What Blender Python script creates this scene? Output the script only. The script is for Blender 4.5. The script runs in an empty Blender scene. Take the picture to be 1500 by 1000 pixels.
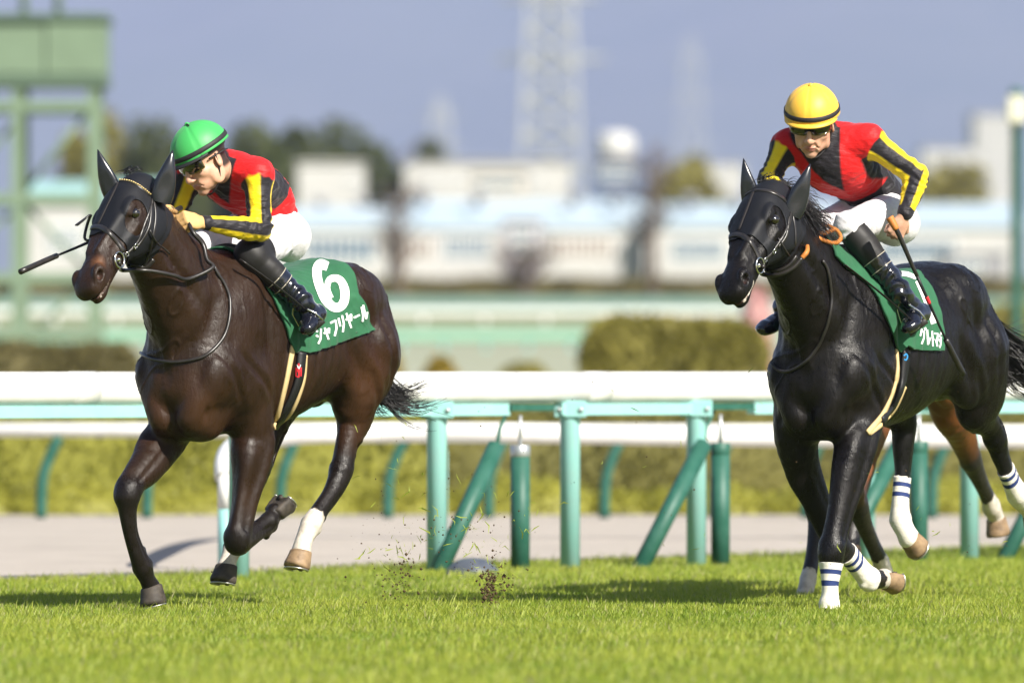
import bpy, math, random
import numpy as np
from mathutils import Vector, Matrix
from mathutils.bvhtree import BVHTree

scene = bpy.context.scene
COL = scene.collection
rng = np.random.default_rng(7)
random.seed(7)

# ------------------------------------------------------------------ camera, sky, sun
CAM_H, FPX, HOR = 1.07, 12800.0, 545.0          # camera height, focal length in photo pixels, horizon row
cam = bpy.data.cameras.new('camera')
cam_o = bpy.data.objects.new('camera', cam); COL.objects.link(cam_o)
cam.sensor_width = 36.0; cam.lens = FPX / 1500 * 36.0
cam.clip_start = 0.5; cam.clip_end = 20000
cam_o.location = (0, 0, CAM_H)
cam_o.rotation_euler = (math.pi / 2 + math.atan(45 / FPX), 0, 0)
cam.dof.use_dof = True; cam.dof.focus_distance = 40.1; cam.dof.aperture_fstop = 2.7
scene.camera = cam_o

SUN_EL, SUN_AZ = math.radians(38), math.radians(40)   # azimuth measured from straight behind the camera towards the right
sd = Vector((math.sin(SUN_AZ) * math.cos(SUN_EL), -math.cos(SUN_AZ) * math.cos(SUN_EL), math.sin(SUN_EL)))
world = bpy.data.worlds.new('World'); scene.world = world; world.use_nodes = True
wn = world.node_tree.nodes; wl = world.node_tree.links
sky = wn.new('ShaderNodeTexSky'); sky.sky_type = 'NISHITA'; sky.sun_disc = False
sky.sun_elevation = SUN_EL; sky.sun_rotation = math.atan2(sd.x, sd.y)
sky.air_density = 1.0; sky.dust_density = 1.0
wn['Background'].inputs['Strength'].default_value = 0.068
wl.new(sky.outputs[0], wn['Background'].inputs['Color'])
sun = bpy.data.lights.new('sun', 'SUN'); sun.energy = 5.0; sun.angle = math.radians(0.5); sun.color = (1.0, 0.94, 0.84)
sun_o = bpy.data.objects.new('sun', sun); COL.objects.link(sun_o)
sun_o.rotation_euler = sd.to_track_quat('Z', 'Y').to_euler(); sun_o.location = (30, -20, 60)
scene.view_settings.view_transform = 'Standard'; scene.view_settings.look = 'None'
scene.view_settings.gamma = 1.0; scene.view_settings.use_curve_mapping = False
scene.view_settings.exposure = 0.90

# ------------------------------------------------------------------ small helpers
def A3(*v): return np.array(v, dtype=np.float64)
def nrm(v): v = np.asarray(v, float); return v / (np.linalg.norm(v) + 1e-12)
def at(px, py, Y): return A3((px - 750) / FPX * Y, Y, CAM_H + (HOR - py) / FPX * Y)
def ground(Y): return -0.045 + 0.015 * (min(max(Y, 78.0), 320.0) - 78.0)

def tag(o, label=None, cat=None, group=None, kind=None):
    for k, v in (('label', label), ('category', cat), ('group', group), ('kind', kind)):
        if v: o[k] = v
    return o
def empty(name, loc=(0, 0, 0), rz=0.0, **kw):
    o = bpy.data.objects.new(name, None); COL.objects.link(o)
    o.location = loc; o.rotation_euler = (0, 0, rz); o.empty_display_size = 0.1
    return tag(o, **kw)
def mesh_obj(name, V, F, mat=None, parent=None, smooth=True, attrs=None, kind=None, mats=None, fmat=None):
    me = bpy.data.meshes.new(name)
    V = np.asarray(V, np.float32)
    if isinstance(F, np.ndarray):
        n, m = F.shape
        me.vertices.add(len(V)); me.vertices.foreach_set('co', V.ravel())
        me.loops.add(n * m); me.loops.foreach_set('vertex_index', F.astype(np.int32).ravel())
        me.polygons.add(n)
        me.polygons.foreach_set('loop_start', np.arange(0, n * m, m, dtype=np.int32))
        me.update(calc_edges=True)
    else:
        me.from_pydata(V.tolist(), [], F); me.update()
    if smooth: me.polygons.foreach_set('use_smooth', np.ones(len(me.polygons), bool))
    for k, a in (attrs or {}).items():
        at_ = me.attributes.new(k, 'FLOAT', 'POINT'); at_.data.foreach_set('value', np.asarray(a, np.float32))
    for m_ in (mats or ([mat] if mat else [])): me.materials.append(m_)
    if fmat is not None: me.polygons.foreach_set('material_index', np.asarray(fmat, np.int32))
    o = bpy.data.objects.new(name, me); COL.objects.link(o)
    if parent is not None: o.parent = parent
    if kind: o['kind'] = kind
    return o

class MB:
    """collects simple solids into one mesh"""
    def __init__(s): s.V = []; s.F = []; s.n = 0
    def add(s, V, F):
        s.V.extend([tuple(v) for v in V]); s.F.extend([tuple(i + s.n for i in f) for f in F]); s.n += len(V)
    def box(s, lo, hi, bev=0.0):
        x0, y0, z0 = lo; x1, y1, z1 = hi
        if bev <= 0:
            V = [(x0,y0,z0),(x1,y0,z0),(x1,y1,z0),(x0,y1,z0),(x0,y0,z1),(x1,y0,z1),(x1,y1,z1),(x0,y1,z1)]
            s.add(V, [(0,3,2,1),(4,5,6,7),(0,1,5,4),(1,2,6,5),(2,3,7,6),(3,0,4,7)])
        else:
            b = bev
            ring = [(x0+b,y0),(x1-b,y0),(x1,y0+b),(x1,y1-b),(x1-b,y1),(x0+b,y1),(x0,y1-b),(x0,y0+b)]
            ins = [(min(max(x,x0+b),x1-b), min(max(y,y0+b),y1-b)) for x, y in ring]
            V = [(x,y,z0) for x,y in ins]+[(x,y,z0+b) for x,y in ring]+[(x,y,z1-b) for x,y in ring]+[(x,y,z1) for x,y in ins]
            F = []
            for r in range(3):
                for i in range(8):
                    j = (i+1) % 8; F.append((r*8+i, r*8+j, r*8+8+j, r*8+8+i))
            F.append(tuple(range(7,-1,-1))); F.append(tuple(range(24,32)))
            s.add(V, F)
    def tube(s, pts, r, n=10, caps=True, flat=1.0, up=None):
        pts = [np.asarray(p, float) for p in pts]; k = len(pts)
        rs = r if hasattr(r, '__len__') else [r] * k
        V = []; F = []; prev = None
        for i, p in enumerate(pts):
            d = nrm(pts[min(i+1,k-1)] - pts[max(i-1,0)])
            if prev is None:
                a = np.cross(d, up if up is not None else (A3(0,0,1) if abs(d[2]) < .9 else A3(1,0,0)))
                a = nrm(a)
            else: a = nrm(prev - d * np.dot(prev, d))
            prev = a; b = np.cross(d, a)
            for j in range(n):
                t = 2*math.pi*j/n
                V.append(p + rs[i]*(math.cos(t)*a + flat*math.sin(t)*b))
        for i in range(k-1):
            for j in range(n):
                j2 = (j+1) % n; F.append((i*n+j, i*n+j2, (i+1)*n+j2, (i+1)*n+j))
        if caps: F.append(tuple(range(n-1,-1,-1))); F.append(tuple((k-1)*n+j for j in range(n)))
        s.add(V, F)
    def lathe(s, c, prof, n=20, axis=(0,0,1)):
        ax = nrm(axis); a = nrm(np.cross(ax, A3(0,1,0) if abs(ax[1]) < .9 else A3(1,0,0))); b = np.cross(ax, a)
        V = []; F = []
        for (r, h) in prof:
            for j in range(n):
                t = 2*math.pi*j/n; V.append(np.asarray(c) + ax*h + r*(math.cos(t)*a+math.sin(t)*b))
        for i in range(len(prof)-1):
            for j in range(n):
                j2 = (j+1) % n; F.append((i*n+j, i*n+j2, (i+1)*n+j2, (i+1)*n+j))
        F.append(tuple(range(n-1,-1,-1))); F.append(tuple((len(prof)-1)*n+j for j in range(n)))
        s.add(V, F)
    def build(s, name, mat, parent=None, smooth=False, **kw):
        o = mesh_obj(name, s.V, s.F, mat, parent, smooth)
        return tag(o, **kw) if kw else o

def crom(P, sub):
    P = np.asarray(P, float); n = len(P); out = []
    Q = np.vstack([2*P[0]-P[1], P, 2*P[-1]-P[-2]])
    for i in range(n-1):
        p0, p1, p2, p3 = Q[i], Q[i+1], Q[i+2], Q[i+3]
        for j in range(sub):
            t = j/sub
            out.append(.5*((2*p1)+(-p0+p2)*t+(2*p0-5*p1+4*p2-p3)*t*t+(-p0+3*p1-3*p2+p3)*t**3))
    out.append(P[-1]); return np.array(out)

# ------------------------------------------------------------------ materials
def new_mat(name):
    m = bpy.data.materials.new(name); m.use_nodes = True
    nt = m.node_tree; return m, nt.nodes, nt.links, nt.nodes['Principled BSDF']
def _noise(N, L, scale, detail=4, rough=.6, stretch=None, coord='Object'):
    tc = N.new('ShaderNodeTexCoord'); mp = N.new('ShaderNodeMapping'); nz = N.new('ShaderNodeTexNoise')
    nz.inputs['Scale'].default_value = scale; nz.inputs['Detail'].default_value = detail; nz.inputs['Roughness'].default_value = rough
    if stretch: mp.inputs['Scale'].default_value = stretch
    L.new(tc.outputs[coord], mp.inputs[0]); L.new(mp.outputs[0], nz.inputs['Vector']); return nz.outputs['Fac']
def _ramp(N, L, fac, lo, hi, a=0.0, b=1.0):
    r = N.new('ShaderNodeMapRange'); r.inputs[1].default_value = lo; r.inputs[2].default_value = hi
    r.inputs[3].default_value = a; r.inputs[4].default_value = b; L.new(fac, r.inputs[0]); return r.outputs[0]
def _mix(N, L, fac, a, b):
    m = N.new('ShaderNodeMix'); m.data_type = 'RGBA'
    for s, v in ((6, a), (7, b)):
        if isinstance(v, tuple): m.inputs[s].default_value = (*v, 1) if len(v) == 3 else v
        else: L.new(v, m.inputs[s])
    if isinstance(fac, float): m.inputs[0].default_value = fac
    else: L.new(fac, m.inputs[0])
    return m.outputs[2]
def _attr(N, name):
    a = N.new('ShaderNodeAttribute'); a.attribute_name = name; return a.outputs['Fac']
def _bump(N, L, B, facs):
    prev = None
    for fac, dist, st in facs:
        b = N.new('ShaderNodeBump'); b.inputs['Strength'].default_value = st; b.inputs['Distance'].default_value = dist
        L.new(fac, b.inputs['Height'])
        if prev: L.new(prev, b.inputs['Normal'])
        prev = b.outputs[0]
    L.new(prev, B.inputs['Normal'])
def mat(name, col, rough=.5, spec=.5, metal=0.0, var=None, bump=None, coat=0.0, sheen=0.0, stretch=None):
    """var=(scale, second colour) mottles the base colour; bump=(scale, distance, strength)"""
    m, N, L, B = new_mat(name)
    B.inputs['Base Color'].default_value = (*col, 1); B.inputs['Roughness'].default_value = rough
    B.inputs['Specular IOR Level'].default_value = spec; B.inputs['Metallic'].default_value = metal
    B.inputs['Coat Weight'].default_value = coat; B.inputs['Coat Roughness'].default_value = .08
    B.inputs['Sheen Weight'].default_value = sheen
    if var: L.new(_mix(N, L, _ramp(N, L, _noise(N, L, var[0], 5, .65, stretch), .3, .7), col, var[1]), B.inputs['Base Color'])
    if bump: _bump(N, L, B, [(_noise(N, L, bump[0], 5, .6, stretch), bump[1], bump[2])])
    return m
def leaf_mat(name, c1, c2, trans=.35):
    m, N, L, B = new_mat(name)
    col = _mix(N, L, _attr(N, 'rnd'), c1, c2)
    L.new(col, B.inputs['Base Color']); B.inputs['Roughness'].default_value = .55; B.inputs['Specular IOR Level'].default_value = .3
    tr = N.new('ShaderNodeBsdfTranslucent'); L.new(col, tr.inputs[0])
    mx = N.new('ShaderNodeMixShader'); mx.inputs[0].default_value = trans
    L.new(B.outputs[0], mx.inputs[1]); L.new(tr.outputs[0], mx.inputs[2])
    L.new(mx.outputs[0], N['Material Output'].inputs[0]); return m

# ------------------------------------------------------------------ signed-distance modelling
class Vox:
    def __init__(s, lo, hi, h):
        s.lo = np.asarray(lo, float); s.h = h
        s.n = np.ceil((np.asarray(hi, float) - s.lo) / h).astype(int) + 1
        s.ax = [(s.lo[i] + h*np.arange(s.n[i])).astype(np.float32) for i in range(3)]
        s.d = np.full(s.n, .3, np.float32)
    def _win(s, lo, hi):
        i0 = np.clip(np.floor((np.asarray(lo)-s.lo)/s.h).astype(int), 0, s.n-1)
        i1 = np.clip(np.ceil((np.asarray(hi)-s.lo)/s.h).astype(int)+1, 1, s.n)
        if np.any(i1 - i0 < 1): return None
        sl = tuple(slice(a, b) for a, b in zip(i0, i1))
        return sl, s.ax[0][sl[0]][:,None,None], s.ax[1][sl[1]][None,:,None], s.ax[2][sl[2]][None,None,:]
    def _comb(s, sl, d, k, carve):
        a = s.d[sl]
        if carve: a = -a
        if k > 0:
            hh = np.maximum(k - np.abs(a-d), 0)/k
            r = np.minimum(a, d) - hh*hh*k*.25
        else: r = np.minimum(a, d)
        s.d[sl] = -r if carve else r
    def cone(s, a, b, ra, rb, k=.02, n=None, sa=1., sb=1., carve=False, pad=0):
        a = np.asarray(a, float); b = np.asarray(b, float)
        m = max(ra*max(sa,1), rb*max(sb,1)) + k + pad + 3*s.h
        w = s._win(np.minimum(a,b)-m, np.maximum(a,b)+m)
        if w is None: return
        sl, X, Y, Z = w
        ab = b-a; L2 = float(ab@ab)+1e-12
        px, py, pz = X-np.float32(a[0]), Y-np.float32(a[1]), Z-np.float32(a[2])
        t = np.clip((px*np.float32(ab[0])+py*np.float32(ab[1])+pz*np.float32(ab[2]))/np.float32(L2), 0, 1)
        qx, qy, qz = px-t*np.float32(ab[0]), py-t*np.float32(ab[1]), pz-t*np.float32(ab[2])
        q2 = qx*qx+qy*qy+qz*qz; r = ra+(rb-ra)*t
        if n is not None:
            qn = qx*np.float32(n[0])+qy*np.float32(n[1])+qz*np.float32(n[2]); sc = sa+(sb-sa)*t
            d = (np.sqrt(np.maximum(q2-qn*qn+(qn/sc)**2, 0))-r)*np.minimum(1, sc)
        else: d = np.sqrt(q2)-r
        s._comb(sl, d.astype(np.float32), k, carve)
    def tube(s, P, R, k=.02, n=None, S=None, sub=4, off=0.):
        S = S if S is not None else [1.]*len(P)
        Q = crom(np.column_stack([np.asarray(P, float), R, S]), sub)
        Q[:,3] = np.maximum(Q[:,3], .004)+off
        m = (Q[:,3]*np.maximum(Q[:,4],1)).max()+k+3*s.h
        w = s._win(Q[:,:3].min(0)-m, Q[:,:3].max(0)+m)
        if w is None: return
        sl = w[0]; t = Vox.__new__(Vox); t.h = s.h; t.ax = [s.ax[i][sl[i]] for i in range(3)]
        t.n = np.array([len(x) for x in t.ax]); t.lo = np.array([x[0] for x in t.ax], float); t.d = np.full(t.n, .3, np.float32)
        for i in range(len(Q)-1): t.cone(Q[i,:3], Q[i+1,:3], Q[i,3], Q[i+1,3], 0, n, Q[i,4], Q[i+1,4], pad=k)
        s._comb(sl, t.d, k, False)
    def ell(s, c, r, ax=None, k=.02, carve=False, off=0.):
        c = np.asarray(c, float); r = np.asarray(r, float)+off; m = r.max()+k+3*s.h
        w = s._win(c-m, c+m)
        if w is None: return
        sl, X, Y, Z = w
        px, py, pz = X-np.float32(c[0]), Y-np.float32(c[1]), Z-np.float32(c[2])
        if ax is None: u, v, q = px/r[0], py/r[1], pz/r[2]
        else:
            u, v, q = [(px*np.float32(a[0])+py*np.float32(a[1])+pz*np.float32(a[2]))/rr for a, rr in zip(ax, r)]
        rho = np.sqrt(u*u+v*v+q*q)
        g = np.sqrt((u/r[0])**2+(v/r[1])**2+(q/r[2])**2)+1e-9
        d = np.where(rho > 1e-3, rho*(rho-1)/g, -r.min())
        s._comb(sl, d.astype(np.float32), k, carve)
    def loft(s, O, A, N, U, prof, k=.02, e=2.2):
        """prof rows: s, top, bottom, height of greatest width, half width"""
        Q = crom(prof, 8); O = np.asarray(O, float); c = []
        for row in prof:
            for hh in (row[1], row[2]):
                for w in (-row[4], row[4]): c.append(O+row[0]*np.asarray(A)+hh*np.asarray(U)+w*np.asarray(N))
        c = np.array(c); m = k+4*s.h
        sl, X, Y, Z = s._win(c.min(0)-m, c.max(0)+m)
        px, py, pz = X-np.float32(O[0]), Y-np.float32(O[1]), Z-np.float32(O[2])
        def co(a): return (px*np.float32(a[0])+py*np.float32(a[1])+pz*np.float32(a[2])).astype(np.float32)
        t, q, w = co(A), co(N), co(U)
        o = np.argsort(Q[:,0]); Q = Q[o]
        top, bot, mid, hw = [np.interp(t, Q[:,0], Q[:,i]).astype(np.float32) for i in (1,2,3,4)]
        hh = np.where(w > mid, np.maximum(top-mid, .004), np.maximum(mid-bot, .004)); hw = np.maximum(hw, .004)
        rho = ((np.abs(q)/hw)**e+(np.abs(w-mid)/hh)**e)**(1/e)
        d = (rho-1)*np.minimum(hw, hh)
        d = np.maximum(d, np.maximum(Q[0,0]-t, t-Q[-1,0]))
        s._comb(sl, d.astype(np.float32), k, False)
    def mesh(s, smooth=2):
        d = s.d; n = np.array(d.shape); ins = d < 0
        c = np.zeros(n-1, np.uint8)
        for i in (0,1):
            for j in (0,1):
                for q in (0,1): c += ins[i:n[0]-1+i, j:n[1]-1+j, q:n[2]-1+q]
        act = np.argwhere((c > 0) & (c < 8))
        idx = np.full(n-1, -1, np.int32); idx[act[:,0],act[:,1],act[:,2]] = np.arange(len(act))
        acc = np.zeros((len(act),3)); cnt = np.zeros(len(act))
        for axis in range(3):
            o1, o2 = [a for a in range(3) if a != axis]
            for i in (0,1):
                for j in (0,1):
                    p = act.copy(); p[:,o1] += i; p[:,o2] += j; q = p.copy(); q[:,axis] += 1
                    va = d[p[:,0],p[:,1],p[:,2]]; vb = d[q[:,0],q[:,1],q[:,2]]
                    m = (va < 0) != (vb < 0); t = va/(va-vb+1e-12)
                    w = p.astype(float); w[:,axis] += t
                    acc[m] += w[m]; cnt[m] += 1
        V = s.lo + s.h*acc/np.maximum(cnt,1)[:,None]
        F = []
        for axis in range(3):
            o1, o2 = (axis+1) % 3, (axis+2) % 3
            sa = [slice(None)]*3; sb = [slice(None)]*3; sa[axis] = slice(0,-1); sb[axis] = slice(1,None)
            A = ins[tuple(sa)]; Bq = ins[tuple(sb)]
            e = np.argwhere(A != Bq)
            e = e[(e[:,o1] > 0) & (e[:,o2] > 0) & (e[:,o1] < n[o1]-1) & (e[:,o2] < n[o2]-1)]
            fl = A[e[:,0],e[:,1],e[:,2]]
            def g(a, b):
                p = e.copy(); p[:,o1] -= a; p[:,o2] -= b; return idx[p[:,0],p[:,1],p[:,2]]
            q = np.column_stack([g(1,1), g(0,1), g(0,0), g(1,0)])
            q[~fl] = q[~fl][:,::-1]; F.append(q)
        F = np.vstack(F); F = F[(F >= 0).all(1)]
        T = np.vstack([F[:,[0,1,2]], F[:,[0,2,3]]])
        E = np.vstack([F[:,[0,1]], F[:,[1,2]], F[:,[2,3]], F[:,[3,0]]])
        for it in range(smooth):
            for lam in (.55, -.4):
                S = np.zeros_like(V); C = np.bincount(np.r_[E[:,0],E[:,1]], minlength=len(V)).astype(float)
                for ax in range(3):
                    S[:,ax] = np.bincount(E[:,0], V[E[:,1],ax], len(V))+np.bincount(E[:,1], V[E[:,0],ax], len(V))
                V = V + lam*(S/np.maximum(C,1)[:,None]-V)
        return V, T

def normals(V, T):
    fn = np.cross(V[T[:,1]]-V[T[:,0]], V[T[:,2]]-V[T[:,0]])
    N = np.zeros_like(V)
    for i in range(3):
        for a in range(3): N[:,a] += np.bincount(T[:,i], fn[:,a], len(V))
    return N/(np.linalg.norm(N,axis=1)[:,None]+1e-12)
def clip(V, T, sv, *attrs):
    """keep the part of a triangle mesh where sv <= 0, cutting triangles exactly on the edge"""
    ins = sv <= 0; c = ins[T].sum(1)
    keep = T[c == 3]; new = []; ek = {}
    E0 = []; E1 = []
    out = [keep]
    base = len(V)
    def edge(a, b): E0.append(a); E1.append(b); return base+np.arange(sum(len(x) for x in E0[:-1]), sum(len(x) for x in E0))
    for cc in (1, 2):
        t = T[c == cc]
        if len(t) == 0: continue
        i = ins[t]; k = np.argmax(i if cc == 1 else ~i, axis=1)
        r = np.arange(len(t)); p, q, w = t[r,k], t[r,(k+1)%3], t[r,(k+2)%3]
        e1 = edge(p, q); e2 = edge(p, w)
        if cc == 1: out.append(np.column_stack([p, e1, e2]))
        else: out += [np.column_stack([e1, q, w]), np.column_stack([e1, w, e2])]
    T2 = np.vstack(out)
    if E0:
        a = np.concatenate(E0); b = np.concatenate(E1); lo = np.minimum(a,b); hi = np.maximum(a,b)
        key = lo.astype(np.int64)*len(V)+hi; uk, inv = np.unique(key, return_inverse=True)
        lo = (uk//len(V)).astype(int); hi = (uk % len(V)).astype(int); t = (sv[lo]/(sv[lo]-sv[hi]+1e-15))
        nv = V[lo]+(V[hi]-V[lo])*t[:,None]
        mm = T2 >= base; T2[mm] = base+inv[T2[mm]-base]
        V2 = np.vstack([V, nv]); at2 = [np.concatenate([x, x[lo]+(x[hi]-x[lo])*(t if x.ndim == 1 else t[:,None])]) for x in attrs]
    else: V2 = V; at2 = list(attrs)
    u, inv = np.unique(T2, return_inverse=True)
    return (V2[u], inv.reshape(T2.shape)) + tuple(x[u] for x in at2)
def shell(V, T, N, d0, d1):
    """give a clipped sheet thickness: outer face, inner face and rim"""
    n = len(V); E = np.vstack([T[:,[0,1]], T[:,[1,2]], T[:,[2,0]]])
    key = np.minimum(E[:,0],E[:,1]).astype(np.int64)*n+np.maximum(E[:,0],E[:,1])
    u, ix, ct = np.unique(key, return_index=True, return_counts=True); b = E[ix[ct == 1]]
    rim = np.vstack([np.column_stack([b[:,0], b[:,0]+n, b[:,1]+n]), np.column_stack([b[:,0], b[:,1]+n, b[:,1]])])
    return np.vstack([V+N*d1, V+N*d0]), np.vstack([T, T[:,::-1]+n, rim])
def polysd(P, poly):
    """signed distance (negative inside) of 2-D points to a closed polygon"""
    poly = np.asarray(poly, float); d = np.full(len(P), 1e9); inside = np.zeros(len(P), bool)
    for i in range(len(poly)):
        a = poly[i]; b = poly[(i+1) % len(poly)]; ab = b-a; ap = P-a
        t = np.clip((ap@ab)/(ab@ab+1e-12), 0, 1); d = np.minimum(d, np.linalg.norm(ap-t[:,None]*ab, axis=1))
        c = ((a[1] > P[:,1]) != (b[1] > P[:,1])) & (P[:,0] < (b[0]-a[0])*(P[:,1]-a[1])/(b[1]-a[1]+1e-12)+a[0])
        inside ^= c
    return np.where(inside, -d, d)
def sdist(V, a, b):
    a = np.asarray(a); ab = np.asarray(b)-a; t = np.clip(((V-a)@ab)/(ab@ab+1e-12), 0, 1)
    return np.linalg.norm(V-a-t[:,None]*ab, axis=1), t
def sstep(x, a, b): t = np.clip((x-a)/(b-a), 0, 1); return t*t*(3-2*t)
def vnoise(V, f, seed=0):
    r = np.random.default_rng(seed); o = np.zeros(len(V))
    for i in range(6):
        k = r.normal(size=3)*f*(.6+.25*i); o += np.sin(V@k+r.uniform(0, 6.28))/(1+.35*i)
    return o/3

class Rig:
    """a heading in the world; local axes: forward, left, up; origin on the ground"""
    def __init__(s, th, px0, Y0):
        t = math.radians(th); s.F = A3(-math.sin(t), -math.cos(t), 0); s.L = A3(math.cos(t), -math.sin(t), 0)
        s.o = A3((px0-750)/FPX*Y0, Y0, 0); s.rz = math.atan2(s.F[1], s.F[0])
    def w(s, p): p = np.atleast_2d(p); return s.o+p[:,:1]*s.F+p[:,1:2]*s.L+p[:,2:3]*A3(0,0,1)
    def loc(s, w): q = np.atleast_2d(w)-s.o; return np.column_stack([q@s.F, q@s.L, q[:,2]])
    def pix(s, px, py, l=0.):
        k = (px-750)/FPX
        f = (k*(s.o[1]+l*s.L[1])-s.o[0]-l*s.L[0])/(s.F[0]-k*s.F[1])
        Y = s.o[1]+f*s.F[1]+l*s.L[1]
        return A3(f, l, CAM_H+(HOR-py)/FPX*Y)
    def px(s, p):
        w = s.w(p); return np.column_stack([750+w[:,0]/w[:,1]*FPX, HOR-(w[:,2]-CAM_H)/w[:,1]*FPX])
    def axes(s, v):                      # world direction -> local
        v = np.asarray(v, float); return A3(v@s.F, v@s.L, v[2])

class Caster:
    """finds the point of a local mesh under a pixel"""
    def __init__(s, rig, parts):
        V = []; T = []; n = 0
        for v, t in parts: V.append(rig.w(v)); T.append(t+n); n += len(v)
        s.rig = rig; s.b = BVHTree.FromPolygons(np.vstack(V).tolist(), np.vstack(T).tolist())
    def hit(s, px, py):
        d = Vector((px-750, FPX, HOR-py)).normalized()
        p, n, i, t = s.b.ray_cast(Vector((0,0,CAM_H)), d)
        if p is None: return None
        return s.rig.loc(np.array(p))[0], s.rig.axes(np.array(n))
    def line(s, pts, step=2.5, off=0.0, fall=None):
        P = crom(pts, 8) if len(pts) > 2 else np.linspace(pts[0], pts[1], 12)
        Lg = np.r_[0, np.cumsum(np.linalg.norm(np.diff(P,axis=0),axis=1))]
        q = np.linspace(0, Lg[-1], max(3, int(Lg[-1]/step)+1)); P = np.column_stack([np.interp(q, Lg, P[:,i]) for i in (0,1)])
        out = []; nn = []
        for x, y in P:
            h = s.hit(x, y)
            if h is not None: out.append(h[0]+h[1]*off); nn.append(h[1])
        out = np.array(out); nn = np.array(nn)
        for _ in range(3):
            out[1:-1] = .25*out[:-2]+.5*out[1:-1]+.25*out[2:]; nn[1:-1] = .25*nn[:-2]+.5*nn[1:-1]+.25*nn[2:]
        return out, nn/(np.linalg.norm(nn,axis=1)[:,None]+1e-9)
def strap(mb, P, Nn, w, th):
    """flat strap lying on a surface"""
    k = len(P); V = []; F = []
    for i in range(k):
        d = nrm(P[min(i+1,k-1)]-P[max(i-1,0)]); s = nrm(np.cross(d, Nn[i]))
        for a, b in ((-.5,0),(-.42,1),(.42,1),(.5,0)): V.append(P[i]+s*w*a+Nn[i]*th*b)
    for i in range(k-1):
        for j in range(4):
            j2 = (j+1) % 4; F.append((i*4+j, i*4+j2, i*4+4+j2, i*4+4+j))
    F += [(3,2,1,0), tuple((k-1)*4+j for j in range(4))]
    mb.add(V, F)
def ink(mb, cast, pts, w, off=.003, tip=1.0):
    """a painted stroke: a thin ribbon w pixels wide laid on the surface"""
    P = np.asarray(pts, float)
    P = crom(P, 6) if len(P) > 2 and tip != 0 else np.vstack([np.linspace(P[i], P[i+1], 5) for i in range(len(P)-1)])
    d = np.gradient(P, axis=0); d /= np.linalg.norm(d,axis=1)[:,None]+1e-9; s = np.column_stack([-d[:,1], d[:,0]])
    ww = w if hasattr(w, '__len__') else [w]*2
    ww = np.interp(np.linspace(0,1,len(P)), np.linspace(0,1,len(ww)), ww)
    V = []; ok = []
    for i in range(len(P)):
        for t in (-.5, 0, .5):
            h = cast.hit(*(P[i]+s[i]*ww[i]*t)); ok.append(h is not None)
            V.append(h[0]+h[1]*off if h is not None else A3(0,0,0))
    F = []
    for i in range(len(P)-1):
        for j in (0, 1):
            q = (i*3+j, i*3+j+1, i*3+j+4, i*3+j+3)
            if all(ok[a] for a in q): F.append(q)
    mb.add(V, F)
KANA = {
 'shi': [[(.08,.12),(.38,.28)], [(.02,.42),(.32,.57)], [(.08,.95),(.55,.75),(.95,.2)]],
 'ya_s': [[(.0,.55),(.95,.4),(.75,.68)], [(.3,.25),(.52,1.0)]],
 'fu': [[(.05,.15),(.92,.15),(.8,.6),(.3,.98)]],
 'ri': [[(.2,.1),(.2,.6)], [(.8,.05),(.8,.55),(.4,.98)]],
 'ya': [[(.0,.42),(.97,.24),(.75,.6)], [(.28,.05),(.55,.98)]],
 'bar': [[(.0,.5),(1.,.5)]],
 'ru': [[(.25,.1),(.25,.6),(.0,.95)], [(.58,.05),(.58,.9),(.98,.55)]],
 'gu': [[(.38,.05),(.06,.5)], [(.32,.22),(.8,.22),(.65,.62),(.2,.98)], [(.86,-.02),(.94,.14)], [(1.02,-.06),(1.1,.1)]],
 're': [[(.2,.05),(.2,.95),(.92,.5)]],
 'to': [[(.4,.05),(.4,.98)], [(.4,.4),(.85,.6)]],
 'ma': [[(.02,.15),(.97,.15),(.55,.65)], [(.35,.5),(.68,.92)]],
 'ji': [[(.08,.15),(.38,.3)], [(.02,.42),(.32,.57)], [(.08,.95),(.55,.75),(.9,.25)], [(.8,.0),(.9,.14)], [(1.,-.06),(1.08,.08)]],
}
def kana(mb, cast, word, p0, right, down, w=.7, gap=1.12, pen=2.6):
    p = np.asarray(p0, float); right = np.asarray(right, float); down = np.asarray(down, float)
    for i, ch in enumerate(word):
        for st in KANA[ch]:
            pts = [p+right*(i*gap+u*w)+down*v for u, v in st]
            ink(mb, cast, pts, pen, tip=0)
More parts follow.
